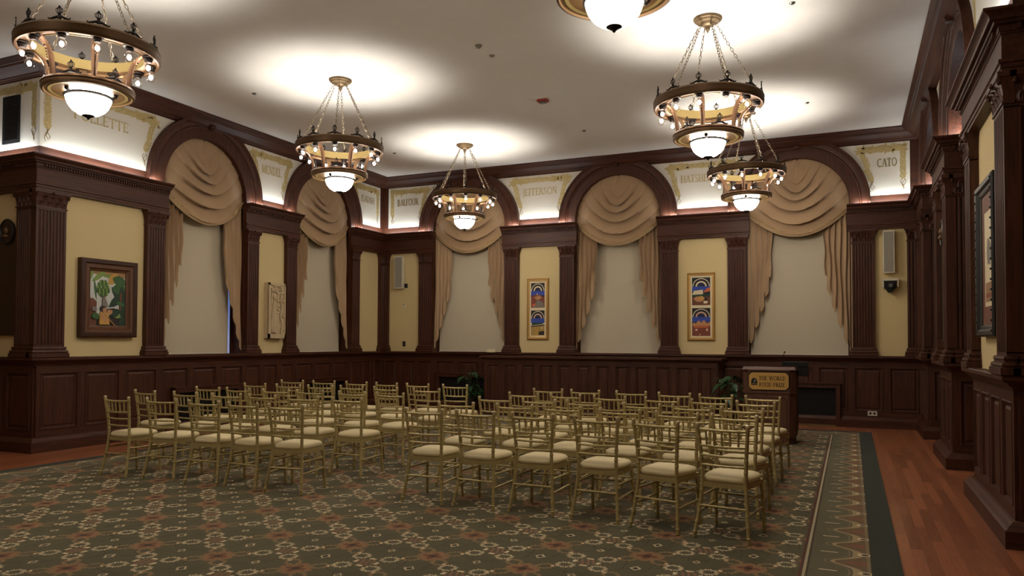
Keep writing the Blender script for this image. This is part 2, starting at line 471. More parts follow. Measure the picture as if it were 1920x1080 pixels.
for nm, i0, i1, m in (('left_return', 0, 1, 'woodx'), ('left', 1, 2, 'woody'), ('back', 2, 3, 'woodx'), ('right', 3, 12, 'woody'), ('right_return', 12, 13, 'woodx')):
    plan_sweep('baseboard_'+nm, BASE, i0, i1, m)
    k_tr += 1; plan_sweep('trim_%d' % k_tr, RAIL, i0, i1, m)
PLAN2 = [(-14.4, YN), (XL, YN), (XL, YB), (XR, YB), (XR, YN), (5.1, YN)]
for i in range(5):
    k_tr += 1; plan_sweep('trim_%d' % k_tr, CROWN, i, i+1, 'woody' if i in (1, 3) else 'woodx', PLAN2)

# cornice + entablature of each bay
ENT = [(0, ZE), (.095, ZE), (.095, ZE+.03), (.105, ZE+.035), (.105, ZE+.065), (.12, ZE+.075), (.12, ZE+.10), (.10, ZE+.105), (.095, ZE+.11),
       (.095, 4.04), (.105, 4.045), (.105, 4.06), (.115, 4.065), (.115, 4.11), (.15, 4.115), (.155, 4.135), (.185, 4.14), (.19, 4.165), (.215, 4.19), (.235, 4.20), (.235, ZL), (.0, ZL)]
def entab(F, path, m, side, dent_ends=(0, 0)):
    global k_tr
    b = MB(); b.sweep(F, path, ENT, m, side=side)
    # dentil course
    for i in range(len(path)-1):
        (u0, n0), (u1, n1) = path[i], path[i+1]; L = hypot(u1-u0, n1-n0)
        if L < .2: continue
        dx, dy = (u1-u0)/L, (n1-n0)/L; nx, ny = -dy*side, dx*side
        k = int(L/.042)
        for j in range(k):
            t = (j+.25)/k*L; t2 = t+.022
            pts = [(u0+dx*t+nx*.1, n0+dy*t+ny*.1), (u0+dx*t2+nx*.1, n0+dy*t2+ny*.1), (u0+dx*t2+nx*.14, n0+dy*t2+ny*.14), (u0+dx*t+nx*.14, n0+dy*t+ny*.14)]
            b.column(F, pts, 4.068, 4.108, m)
    k_tr += 1
    return b.build('trim_%d' % k_tr, kind='structure', smooth=20)
e = .045
entab(FT, [(-14.4, YN), (XL, YN), (XL, 9.24+e)], 'woody', -1)
entab(FT, [(XL, 11.13-e), (XL, 12.58+e)], 'woody', -1)
entab(FT, [(XL, 14.46-e), (XL, YB), (-9.14+e, YB)], 'woodx', -1)
entab(FT, [(-7.26-e, YB), (-5.54+e, YB)], 'woodx', -1)
entab(FT, [(-3.66-e, YB), (-1.89+e, YB)], 'woodx', -1)
entab(FT, [(-.01-e, YB), (XR, YB), (XR, 14.43), (XR+RDR, 14.43)], 'woodx', -1)
entab(FT, [(XR+RDR, 12.55), (XR, 12.55), (XR, 11.14), (XR+RDR, 11.14)], 'woody', -1)
entab(FT, [(XR+RDR, 9.26), (XR, 9.26), (XR, YN), (5.1, YN)], 'woody', -1)

# wainscot framing
def wains(F, ua, ub, n, m, gaps=(), z0=.2, z1=1.22, nf=0.0):
    global k_tr
    b = MB(); t = nf+.03
    L = (ub-ua)/n; st = .055
    b.box(F, ua, ub, nf, t, z1-.09, z1+.01, m); b.box(F, ua, ub, nf, t, z0-.01, z0+.10, m)
    zb, zt = z0+.10, z1-.09
    for i in range(n+1):
        c = ua+L*i; b.box(F, max(ua, c-st), min(ub, c+st), nf, t, zb-.001, zt+.001, 'wood')
    for i in range(n):
        a, c = ua+L*i+st, ua+L*(i+1)-st
        if i == 0: a = ua+st
        if i == n-1: c = ub-st
        rings = [(0, t), (.006, t+.008), (.016, t+.008), (.024, nf+.012), (.05, nf+.008), (.075, nf+.022)]
        vs = []; fs = []
        for o, h in rings: vs += [F(a+o, h, zb+o), F(c-o, h, zb+o), F(c-o, h, zt-o), F(a+o, h, zt-o)]
        for r in range(len(rings)-1):
            for j in range(4): fs.append((4*r+j, 4*r+(j+1)%4, 4*r+4+(j+1)%4, 4*r+4+j))
        q = 4*(len(rings)-1); fs.append((q, q+1, q+2, q+3)); b.add(vs, fs, 'wood')
    k_tr += 1
    return b.build('trim_%d' % k_tr, kind='structure')
wains(FL, YN, 9.2, 3, 'woody'); wains(FL, 9.2, 11.15, 3, 'woody'); wains(FL, 11.15, 12.58, 3, 'woody'); wains(FL, 12.58, 14.46, 3, 'woody'); wains(FL, 14.46, YB, 3, 'woody')
wains(FB, XL, -9.14, 3, 'woodx'); wains(FB, -9.14, -7.26, 3, 'woodx'); wains(FB, -7.26, -1.9, 9, 'woodx'); wains(FB, -1.9, 0, 3, 'woodx'); wains(FB, 0, XR, 2, 'woodx')
for a, b_ in ((YN, 9.26), (11.14, 12.55), (14.43, YB)): wains(FR_, a, b_, 4 if b_-a > 2 else 3, 'woody')
for a, b_ in ((9.26, 11.14), (12.55, 14.43)): wains(Fr('P', XR+RDR), a, b_, 3, 'woody')
wains(FNL, -14.4, XL, 6, 'woodx'); wains(FNL, XR, 5.1, 6, 'woodx')
wains(Fr('F', 11.14), XR, XR+RDR, 1, 'woodx'); wains(Fr('F', 14.43), XR, XR+RDR, 1, 'woodx')

# ------------------------------------------------------------------ pilasters
def pilaster(F, u0, u1, where, m='wood'):
    """fluted shaft, leafy capital, moulded base"""
    global k_tr
    k_tr += 1
    p = empty('trim_%d' % k_tr, F((u0+u1)/2, 0, ZR), kind='structure')
    o = F((u0+u1)/2, 0, ZR); D = .085
    s = MB(); n = max(3, round((u1-u0-.05)/.05)); w = (u1-u0-.05)/n; pts = [(u0, 0), (u0, D), (u0+.025, D)]
    for i in range(n):
        a = u0+.025+w*i
        pts += [(a+w*.14, D)] + [(a+w*(.5-.36*cos(t)), D-w*.36*sin(t)) for t in (.5, 1.05, pi/2, pi-1.05, pi-.5)] + [(a+w*.86, D)]
    pts += [(u1-.025, D), (u1, D), (u1, 0)]
    s.column(F, pts, ZR+.17, 3.47, m)
    s.box(F, u0, u1, 0, D, ZR+.14, ZR+.18, m); s.box(F, u0, u1, 0, D, 3.46, 3.50, m)
    q = s.build('shaft', p); q.location = (-o[0], -o[1], -o[2])
    s = MB(); path = [(u0, 0), (u0, D), (u1, D), (u1, 0)]
    s.sweep(F, path, [(-.02, ZR), (.05, ZR), (.05, ZR+.055), (.035, ZR+.06), (.042, ZR+.075), (.035, ZR+.095), (.018, ZR+.10), (.018, ZR+.115), (.026, ZR+.125), (.02, ZR+.145), (0, ZR+.15), (-.02, ZR+.15)], m, side=1)
    s.box(F, u0+.01, u1-.01, 0, D, ZR, ZR+.15, m)
    q = s.build('base', p, smooth=30); q.location = (-o[0], -o[1], -o[2])
    s = MB()
    s.sweep(F, path, [(-.02, 3.49), (.012, 3.49), (.012, 3.51), (-.02, 3.51)], m, side=1)
    # bell
    vs = []; fs = []; K = 6
    for i in range(K+1):
        t = i/K; z = 3.51+.19*t; d = .035*t**2.2
        vs += [F(u0-d, 0, z), F(u0-d, D+d, z), F(u1+d, D+d, z), F(u1+d, 0, z)]
    for i in range(K):
        for j in range(3): fs.append((4*i+j, 4*i+j+1, 4*i+5+j, 4*i+4+j))
    s.add(vs, fs, m)
    s.box(F, u0-.045, u1+.045, 0, D+.045, 3.70, ZE, m)
    # acanthus leaves: two tiers of curling tongues
    def tongue(c, n0, z0, h, wd, curl):
        vs = []; fs = []; R_ = 6
        for i in range(R_+1):
            t = i/R_; ww = wd*(1-.35*abs(2*t-.7))*(1 if t < .85 else .7)
            z = z0+h*(t if t < .8 else .8-(t-.8)*.5); nn = n0+curl*t**2.5
            for x_, dn in ((-.5, 0), (-.28, .012), (-.1, .004), (0, .016), (.1, .004), (.28, .012), (.5, 0)):
                vs.append(F(c+ww*x_, nn+dn, z))
        for i in range(R_):
            for j in range(6): fs.append((7*i+j, 7*i+j+1, 7*i+8+j, 7*i+7+j))
        s.add(vs, fs, m)
    W = u1-u0
    for i in range(4): tongue(u0+W*(i+.5)/4, D+.002, 3.51, .085, W/4.2, .028)
    for i in range(3): tongue(u0+W*(i+1)/4, D+.004, 3.56, .12, W/4.2, .045)
    for uu in (u0-.01, u1+.01):                                      # corner volutes
        s.tube([F(uu + (0 if True else 0), D+.03+.018*cos(a)*r_, 3.665+.03*sin(a)*r_) for a, r_ in [(k*.6, 1-.09*k) for k in range(10)]], .009, m, 5)
        s.ball(F(uu, D+.03, 3.66), .02, m, 7, 5)
    s.ball(F((u0+u1)/2, D+.045, 3.705), .024, m, 7, 5)
    q = s.build('capital', p, smooth=50); q.location = (-o[0], -o[1], -o[2])
    p['label'] = 'fluted mahogany pilaster with leafy capital ' + where
PW = .36
for F, a, w in ((FL, YN-.085, 'on the window side of the projecting corner beside the banana painting'), (FL, 9.24-PW, 'between banana painting and first window'),
                (FL, 11.13+.02, 'between first window and stone relief'), (FL, 12.58-.32, 'between stone relief and second window'), (FL, 14.46+.02, 'after the second window'), (FL, YB-.22, 'in the far corner on the window wall')):
    pilaster(F, a, a+(.455 if a < 8 else .30 if a > 11 and a < 15 else .22 if a > 15 else PW), w)
pilaster(FNL, XL-.35, XL+.0, 'beside the bronze plaque, facing the camera')
for a, b_, w in ((XL, XL+.2, 'in the far corner beside the wall speaker'), (-9.14-.38, -9.14-.02, 'between wall speaker and third window'), (-7.26+.02, -7.26+.36, 'between third window and gilt double print'),
                 (-5.54-.36, -5.54-.02, 'between gilt double print and central window'), (-3.66+.02, -3.66+.38, 'between central window and second gilt print'), (-1.89-.38, -1.89-.02, 'behind the lectern, left of fifth window'),
                 (.03, .42, 'between fifth window and security camera'), (XR-.235, XR-.015, 'in the corner beside security camera')):
    pilaster(FB, a, b_, w)
for a, b_, w in ((14.43-.085, 14.43+.3, 'at the near end of the corner bay'), (YB-.3, YB-.1, 'at the far end of the corner bay'), (11.14-.085, 11.14+.3, 'beside the side wall plaque'), (12.55-.32, 12.55-.0, 'beyond the side wall plaque'),
                 (YN-.085, YN+.36, 'nearest the camera beside the dark framed print'), (9.26-.34, 9.26, 'beyond the dark framed print')):
    pilaster(FR_, a, b_, w)
for y in (YN, 11.14, 14.43):
    pilaster(Fr('F', y), XR-.0, XR+.35, {YN: 'on the end face nearest the camera', 11.14: 'on the end face of the middle bay', 14.43: 'on the end face of the corner bay'}[y])

# ------------------------------------------------------------------ arch surrounds (windows)
def archivolt(F, c, name, label):
    w = empty(name, F(c, 0, ZR), kind='structure', label=label); o = F(c, 0, ZR)
    b = MB(); prof = [(RI, -.06), (RI, .035), (RI+.012, .045), (1.115, .045), (1.125, .06), (1.145, .068), (1.16, .06), (1.165, .075), (1.18, .085), (1.265, .085), (1.27, .10), (1.29, .115), (1.31, .115), (1.31, -.03)]
    N = 56; k = len(prof); vs = []; fs = []; a0 = -.05
    for i in range(N+1):
        a = a0 + (pi-2*a0)*i/N
        for r, n in prof: vs.append(F(c+r*cos(a), n, SPR+r*sin(a)))
    for i in range(N):
        for j in range(k-1): fs.append((i*k+j, i*k+j+1, (i+1)*k+j+1, (i+1)*k+j))
    b.add(vs, fs, 'wood')
    q = b.build('arch_surround', w, smooth=35); q.location = (-o[0], -o[1], -o[2])
    b = MB(); pts = [(c-.045, SPR+1.11), (c+.045, SPR+1.11), (c+.065, SPR+1.30), (c-.065, SPR+1.30)]
    b.prism(F, pts, .03, .15, 'wood')
    for z in (1.15, 1.20, 1.25): b.tube([F(c-.05, .155, SPR+z), F(c+.05, .155, SPR+z)], .014, 'wood', 8)
    b.ball(F(c, .17, SPR+1.27), .03, 'wood', 8, 6)
    q = b.build('keystone', w, smooth=40); q.location = (-o[0], -o[1], -o[2])
    return w

# curtains -----------------------------------------------------------
def curtain(F, c, label, idx):
    o = F(c, -.1, ZR); rnd = random.Random(idx)
    t_ = empty('swag_curtain', o, label=label, cat='curtain', group='swagged curtains in the arched windows')
    off = (-o[0], -o[1], -o[2])
    # swag
    b = MB(); nu, nv = 57, 130; vs = []
    def catn(s, t):
        def tb(pts):
            for (t0, v0), (t1, v1) in zip(pts, pts[1:]):
                if t0 <= t <= t1: return v0+(v1-v0)*(t-t0)/(t1-t0)
        th = radians(tb(((0,0),(.31,20),(.47,31),(.625,45),(.78,63),(.94,82),(1.01,95)))); ua = .955*sin(th) if th < pi/2 else .955; za = SPR+.955*cos(th)
        sag = tb(((0,.0),(.15,.26),(.31,.44),(.47,.52),(.625,.52),(.78,.49),(.94,.46),(1.01,.5)))
        z = za - sag*(1-abs(s)**(1.6+.4*t)); u = ua*s
        return u, z
    for j in range(nv):
        t = .02+.98*j/(nv-1)
        for i in range(nu):
            s = -1+2*i/(nu-1)
            u, z = catn(s, t)
            ph = t*6.4 + .12*sin(2.5*s+idx)
            fr_ = ph-math.floor(ph)
            fold = (fr_**.55 if fr_ < .8 else (.8**.55)*(1-(fr_-.8)/.2))          # sharp undercut lip
            amp = .19*(1-.86*min(1, s*s*1.5))*min(1, max(.0, (t-.22)/.3))*(1 if t < .93 else .4)
            n = -.07 + .10*(1-s*s)*t**1.3 + amp*fold + .010*sin(14*s+6*t)*(1-t)*.5
            zz = z - amp*.5*fold
            vs.append(F(c+u, n, zz))
    b.grid(vs, nu, nv, 'drape')
    b.build('swag', t_, smooth=70).location = off
    # fringe band and beads
    b = MB(); vs = []; nn = 97; bd = MB()
    for j, (dz, dn) in enumerate(((.045, .02), (.02, .028), (-.005, .022), (-.06, .012), (-.085, .016))):
        for i in range(nn):
            s = -1+2*i/(nn-1); u, z = catn(s, 1)
            n = -.07+.10*(1-s*s) + dn + .004*((i % 2)*2-1)*(1 if j > 2 else 0)
            vs.append(F(c+u, n, z+dz*(.8)+.004))
    b.grid(vs, nn, 5, 'fringe')
    b.build('fringe', t_, smooth=70, solid=.006).location = off
    for i in range(54):
        s = -1+2*(i+.5)/54; u, z = catn(s, 1)
        bd.ball(F(c+u, -.07+.10*(1-s*s)+.034, z+.028), .0125, 'bead', 6, 4)
    bd.build('bead_trim', t_, smooth=60).location = off
    # tails
    for sg in (-1, 1):
        b = MB(); vs = []; nu, nv = 76, 46; W = .50; NP = 5
        for j in range(nv):
            t = j/(nv-1)
            for i in range(nu):
                a = i/(nu-1)                     # 0 outer edge, 1 inner edge
                # cascade lower edge
                st = a*NP; fr_ = st-math.floor(st)
                zb = 1.40 + 1.52*(a**1.1) + .15*(fr_ - .5)*min(1, a*6)*min(1, (1-a)*8+.3)
                ztop = 4.22 - .50*(1-(1-a*W/.94)**2)
                z = ztop + (zb-ztop)*t
                x = .975 - W*a*(1 - .06*t) - .022*sin(2*pi*NP*a)*t**4 + .012*sin(9*t+5*a+idx) - .04*t*(1-a)*0
                tri = ((a*NP) % 1)**.7 if (a*NP) % 1 < .82 else .82**.7*(1-((a*NP) % 1-.82)/.18)
                n = -.045 - .078*tri + .008*sin(5*t+a*5+idx) + (.03*t)
                vs.append(F(c+sg*x, n, z))
        b.grid(vs, nu, nv, 'drape')
        # trimmed edge
        edge = [Vector(vs[(nv-1)*nu+i]) for i in range(nu)]
        b2 = MB(); b2.tube(edge, .009, 'fringe', 5)
        tl = b.build('tail', t_, smooth=75, solid=.006); tl.location = off
        b2.build('edge_trim', tl, smooth=60)
def blind(F, c, label, hw=.90, shift=0):
    b = MB(); o = F(c, -.2, ZR)
    r = empty('roller_blind', o, label=label, cat='blind', group='roller blinds behind the curtains')
    b.box(F, c-hw+shift, c+hw+shift, -.235, -.225, ZR+.012, 5.0, 'blind')
    q = b.build('blind_fabric', r); q.location = (-o[0], -o[1], -o[2])
    b = MB(); b.box(F, c-hw+shift, c+hw+shift, -.242, -.218, ZR+.003, ZR+.022, 'plastic')
    q = b.build('bottom_bar', r); q.location = (-o[0], -o[1], -o[2])

WN = 0
wl = ['the window beside the banana painting', 'the left wall window nearest the corner', 'the window beside the corner speaker', 'the central window between the gilt prints', 'the window behind the lectern']
for F, c in ((FL, ARCH_L[0]), (FL, ARCH_L[1]), (FB, ARCH_B[0]), (FB, ARCH_B[1]), (FB, ARCH_B[2])):
    WN += 1
    w = archivolt(F, c, 'window_%d' % WN, 'mahogany arched surround of ' + wl[WN-1])
    o = F(c, 0, ZR); off = (-o[0], -o[1], -o[2])
    b = MB(); b.box(F, c-.94, c+.94, -RD, .13, ZR-.03, ZR+.004, 'woody' if F is FL else 'woodx'); b.build('sill', w).location = off
    b = MB()
    for s in (-1, 1): b.box(F, min(c+s*.94, c+s*.86), max(c+s*.94, c+s*.86), -RD+.001, -.245, ZR, 4.3, 'wood')
    b.build('window_frame', w).location = off
    b = MB(); b.box(F, c-.87, c+.87, -.262, -.256, ZR, 5.0, 'slit' if WN == 1 else 'void'); b.build('glass', w).location = off
    blind(F, c, 'beige roller blind drawn down over ' + wl[WN-1], hw=.83 if WN == 1 else .88 if F is FL else .905, shift=-.05 if WN == 1 else 0)
    curtain(F, c, 'tan swag curtain with beaded fringe at ' + wl[WN-1], WN)
for i, c in enumerate(ARCH_R):
    WN += 1
    archivolt(FR_, c, 'window_%d' % WN, 'deep mahogany arch in the side wall ' + ('beside the dark framed print' if i == 0 else 'nearest the far corner'))

# ------------------------------------------------------------------ lettering
def arc(cx, cy, rx, ry, a0, a1, n=10): return [(cx+rx*cos(radians(a0+(a1-a0)*i/n)), cy+ry*sin(radians(a0+(a1-a0)*i/n))) for i in range(n+1)]
TK, TN_ = .13, .06
GL = {  # width, strokes (points, thickness), serif feet
 'I': (.3, [([(.15,0),(.15,1)],TK)], [(.15,0),(.15,1)]),
 'L': (.6, [([(.14,0),(.14,1)],TK),([(.14,.03),(.58,.03)],TN_),([(.57,0),(.57,.2)],TN_)], [(.14,0),(.14,1)]),
 'T': (.7, [([(.35,0),(.35,1)],TK),([(.03,.97),(.67,.97)],TN_),([(.04,.8),(.04,1)],TN_),([(.66,.8),(.66,1)],TN_)], [(.35,0)]),
 'H': (.85, [([(.15,0),(.15,1)],TK),([(.70,0),(.70,1)],TK),([(.15,.5),(.70,.5)],TN_)], [(.15,0),(.15,1),(.7,0),(.7,1)]),
 'E': (.62, [([(.14,0),(.14,1)],TK),([(.14,.03),(.56,.03)],TN_),([(.14,.52),(.5,.52)],TN_),([(.14,.97),(.55,.97)],TN_),([(.56,0),(.56,.18)],TN_),([(.55,.82),(.55,1)],TN_)], [(.14,0),(.14,1)]),
 'F': (.6, [([(.14,0),(.14,1)],TK),([(.14,.52),(.48,.52)],TN_),([(.14,.97),(.55,.97)],TN_),([(.55,.8),(.55,1)],TN_)], [(.14,0),(.14,1)]),
 'A': (.8, [([(.08,0),(.4,1)],TN_),([(.4,1),(.72,0)],TK),([(.2,.34),(.62,.34)],TN_)], [(.08,0),(.72,0)]),
 'N': (.85, [([(.14,0),(.14,1)],TN_),([(.14,1),(.70,0)],TK),([(.70,0),(.70,1)],TN_)], [(.14,0),(.14,1),(.7,1)]),
 'M': (1., [([(.12,0),(.16,1)],TN_),([(.16,1),(.5,.05)],TK),([(.5,.05),(.84,1)],TN_),([(.84,1),(.88,0)],TK)], [(.12,0),(.88,0)]),
 'D': (.82, [([(.14,0),(.14,1)],TK),([(.14,.03)]+arc(.3,.5,.42,.47,-90,90)+[(.14,.97)],.09)], [(.14,0),(.14,1)]),
 'O': (.9, [(arc(.45,.5,.37,.48,0,360,20),.10)], []),
 'C': (.8, [(arc(.45,.5,.37,.48,50,310,16),.10)], []),
 'S': (.6, [([(.5,.82)]+arc(.3,.74,.19,.23,30,240,8)+arc(.3,.26,.22,.23,60,-150,8),.09)], []),
 'B': (.68, [([(.14,0),(.14,1)],TK),([(.14,.97)]+arc(.3,.76,.24,.22,90,-90,7)+[(.14,.54)],.08),([(.14,.54)]+arc(.32,.28,.28,.26,90,-90,7)+[(.14,.02)],.09)], [(.14,0),(.14,1)]),
 'P': (.65, [([(.14,0),(.14,1)],TK),([(.14,.97)]+arc(.3,.73,.27,.24,90,-90,7)+[(.14,.49)],.08)], [(.14,0),(.14,1)]),
 'R': (.75, [([(.14,0),(.14,1)],TK),([(.14,.97)]+arc(.3,.75,.25,.22,90,-90,7)+[(.14,.52)],.08),([(.32,.52),(.70,0)],TK)], [(.14,0),(.14,1),(.72,0)]),
 'U': (.82, [([(.14,1),(.14,.35)]+arc(.41,.32,.27,.30,180,360,8)+[(.68,1)],.09)], [(.14,1),(.68,1)]),
 'J': (.4, [([(.24,1),(.24,0)]+arc(.1,-.05,.14,.18,0,-80,4),.11)], [(.24,1)]),
 'W': (1.15, [([(.06,1),(.32,0)],TK),([(.32,0),(.57,1)],TN_),([(.57,1),(.82,0)],TK),([(.82,0),(1.08,1)],TN_)], [(.06,1),(1.08,1),(.57,1)]),
 'Z': (.7, [([(.08,.97),(.6,.97)],TN_),([(.6,.97),(.08,.03)],TK),([(.08,.03),(.62,.03)],TN_),([(.62,0),(.62,.18)],TN_),([(.08,.82),(.08,1)],TN_)], []),
 ' ': (.42, [], []),
}
def write(b, P, text, u0, z0, h, n0, n1, m, center=True, k=1.):
    wd = sum(GL[ch][0]+.06 for ch in text)*h*k
    u = u0 - (wd/2 if center else 0)
    F = P
    for ch in text:
        w_, strokes, serif = GL[ch]
        def S(p): return (u+p[0]*h*k, z0+p[1]*h)
        for pts, th in strokes:
            for i in range(len(pts)-1):
                (x0, y0), (x1, y1) = S(pts[i]), S(pts[i+1]); L = hypot(x1-x0, y1-y0) or 1e-6
                dx, dy = (x1-x0)/L, (y1-y0)/L; hw = th*h/2
                b.prism(F, [(x0-dy*hw, y0+dx*hw), (x1-dy*hw, y1+dx*hw), (x1+dy*hw, y1-dx*hw), (x0+dy*hw, y0-dx*hw)], n0, n1, m)
        for p in serif:
            x0, y0 = S(p); sg = 1 if p[1] < .5 else -1
            b.prism(F, [(x0-.13*h, y0), (x0+.13*h, y0), (x0+.13*h, y0+sg*.04*h), (x0-.13*h, y0+sg*.04*h)], n0, n1, m)
        u += (w_+.06)*h*k
    return wd

# ------------------------------------------------------------------ frieze panels
PZ0, PZ1 = 4.385, 5.37
def frieze(F, name, lo, hi, label, side=1):
    """lo / hi: ('v', u) straight edge or ('a', centre) arch edge"""
    def edge(e, z, sgn):
        if e[0] == 'v': return e[1]
        return e[1] + sgn*sqrt(max(0, (RO-.005)**2-(z-SPR)**2))
    o = F((edge(lo, PZ0, 1)+edge(hi, PZ0, -1))/2, 0, PZ0); off = (-o[0], -o[1], -o[2])
    r = empty('frieze_panel', o, label=label, cat='wall panel', group='painted frieze panels between the arches')
    N = 20; pts = [(edge(lo, PZ0+(PZ1-PZ0)*i/N, 1), PZ0+(PZ1-PZ0)*i/N) for i in range(N+1)]
    pts += [(edge(hi, PZ1-(PZ1-PZ0)*i/N, -1), PZ1-(PZ1-PZ0)*i/N) for i in range(N+1)]
    b = MB(); b.prism(F, pts, .0005, .012, 'white'); b.build('painted_field', r).location = off
    # garland path: up the left side, across the top, down the right
    g = .085; zt = PZ1-.10
    gl, gr = (.115 if lo[0] == 'v' else g), (.115 if hi[0] == 'v' else g)
    left = [(edge(lo, z, 1)+gl, z) for z in [PZ0+.26+(zt-PZ0-.26)*i/12 for i in range(13)]]
    right = [(edge(hi, z, -1)-gr, z) for z in [PZ0+.26+(zt-PZ0-.26)*i/12 for i in range(13)]]
    def inset(ps, sg):   # where the panel flares out keep the garland nearer the middle
        return [(p[0] + sg*max(0, (p[1]-4.85))*.42, p[1]) for p in ps]
    if lo[0] == 'a': left = inset(left, 1)
    if hi[0] == 'a': right = inset(right, -1)
    path = left + [(left[-1][0]+(right[-1][0]-left[-1][0])*i/10, zt-.01) for i in range(1, 10)] + right[::-1]
    lens = [0]
    for i in range(1, len(path)): lens.append(lens[-1]+hypot(path[i][0]-path[i-1][0], path[i][1]-path[i-1][1]))
    def at(s):
        for i in range(1, len(path)):
            if lens[i] >= s:
                t = (s-lens[i-1])/(lens[i]-lens[i-1]+1e-9)
                return (path[i-1][0]+(path[i][0]-path[i-1][0])*t, path[i-1][1]+(path[i][1]-path[i-1][1])*t, atan2(path[i][1]-path[i-1][1], path[i][0]-path[i-1][0]))
        return path[-1][0], path[-1][1], 0
    b = MB(); s = .0; k = 0; rnd = random.Random(sum(map(ord, label))); mid = lens[-1]/2
    def leaf(x, z, a, L, w, hh):
        ca, sa = cos(a), sin(a); q = []
        for t, ww in ((0, 0), (.2, .7), (.45, 1), (.7, .75), (1, 0), (.7, -.75), (.45, -1), (.2, -.7)):
            q.append((x+ca*L*t-sa*w*ww, z+sa*L*t+ca*w*ww))
        b.prism(F, q, .010, hh, 'gold_paint')
    while s < lens[-1]:
        x, z, a = at(s); d = 1 if s < mid else -1
        aa = a if d > 0 else a+pi
        big = 1.25 if abs(z-zt) < .12 and (abs(s-lens[12]) < .35 or abs(s-lens[-13]) < .35) else 1
        for sg in (-1, 1):
            leaf(x, z, aa+sg*(.5+rnd.random()*.25), (.085+rnd.random()*.02)*big, .019*big, .0145+rnd.random()*.002)
        if k % 2 == 0: leaf(x, z, aa+rnd.uniform(-.2, .2), .07, .014, .0175)
        if big > 1:
            for _ in range(2): leaf(x+rnd.uniform(-.07, .07), z+rnd.uniform(-.05, .05), aa+rnd.uniform(-1.5, 1.5), .08, .018, .016)
        s += .052; k += 1
    b.build('gold_garland', r).location = off
    b = MB()
    for (x, z, a), sg in ((at(0.001), 1), (at(lens[-1]-.001), -1)):    # ribbon ends
        for j in range(3):
            ph = j*1.3
            b.tube([F(x+sg*.01*(j-1)*2+.028*sin(t*6+ph)*(1-t*.3), .014, z+.02-t*.2*(1-.12*j)) for t in [i/12 for i in range(13)]], .0042, 'gold_line', 5)
    b.build('ribbon_ends', r, smooth=60).location = off
    if name:
        um = (edge(lo, 4.95, 1)+edge(hi, 4.95, -1))/2
        if name == 'CATO': um += .05
        w = sum(GL[c_][0]+.06 for c_ in name)
        h = .155; k = min(1.05, (edge(hi, 4.95, -1)-edge(lo, 4.95, 1)-.52)/(w*h))
        b = MB(); write(b, F, name, um, 4.92, h, .012, .0155, 'gold_line' if name in ('BALFOUR', 'CATO', 'ISAIAH') else 'gold_paint', k=k)
        b.build('lettering', r).location = off
frieze(FL, 'FOLLETTE', ('v', YN-.0115), ('a', ARCH_L[0]), 'cream frieze panel above the banana painting, gold name partly behind the chandelier')
frieze(FL, 'MENDEL', ('a', ARCH_L[0]), ('a', ARCH_L[1]), 'cream frieze panel lettered MENDEL above the stone relief')
frieze(FL, 'ISAIAH', ('a', ARCH_L[1]), ('v', YB-.16), 'narrow cream frieze panel lettered ISAIAH on the left wall by the corner')
frieze(FB, 'BALFOUR', ('v', XL+.16), ('a', ARCH_B[0]), 'cream frieze panel lettered BALFOUR above the wall speaker in the corner')
frieze(FB, 'JEFFERSON', ('a', ARCH_B[0]), ('a', ARCH_B[1]), 'cream frieze panel lettered JEFFERSON between third and central arches')
frieze(FB, 'HATSHEPSUT', ('a', ARCH_B[1]), ('a', ARCH_B[2]), 'cream frieze panel whose name begins HAT, behind the chandeliers')
frieze(FB, 'CATO', ('a', ARCH_B[2]), ('v', XR-.17), 'cream frieze panel lettered CATO above the security camera')
frieze(FR_, None, ('a', ARCH_R[1]), ('v', YB-.16), 'cream frieze panel on the side wall next to the far corner')
frieze(FR_, None, ('a', ARCH_R[0]), ('a', ARCH_R[1]), 'cream frieze panel seen edge on between the two side wall arches')
frieze(FR_, None, ('v', YN-.012), ('a', ARCH_R[0]), 'cream frieze panel on the side wall nearest the camera')
frieze(FNL, None, ('v', -12.3), ('v', XL-.001), 'cream frieze panel with the black vent, above the bronze plaque')

# cove lights behind the ledge
def cove(F, u0, u1, energy=14):
    a, b_ = Vector(F(u0, .12, ZL+.02)), Vector(F(u1, .12, ZL+.02))
    L = (b_-a).length; ld = bpy.data.lights.new('cove_strip', 'AREA'); ld.shape = 'RECTANGLE'; ld.size = L; ld.size_y = .05
    ld.energy = energy*L; ld.color = (.90, .96, 1.0)
    o = bpy.data.objects.new('cove_strip', ld); COL.objects.link(o); o.location = (a+b_)/2
    x = (b_-a).normalized(); n = (Vector(F(0, 0, 0))-Vector(F(0, 1, 0))).normalized()
    z = -(Vector((0, 0, 1))*.62 + n*.8).normalized(); y = z.cross(x).normalized()
    o.rotation_euler = Matrix((x, y, z)).transposed().to_euler()
COV = 5.5
for F, bays in ((FL, BAYS_L), (FB, BAYS_B), (FR_, BAYS_R)):
    for a, b_, _ in bays: cove(F, a+.1, b_-.1, COV)
cove(FNL, -13.5, XL-.1, COV)
for y in (11.14, 14.43): cove(Fr('F', y), XR+.0, XR+RDR-.03, COV*2.2)

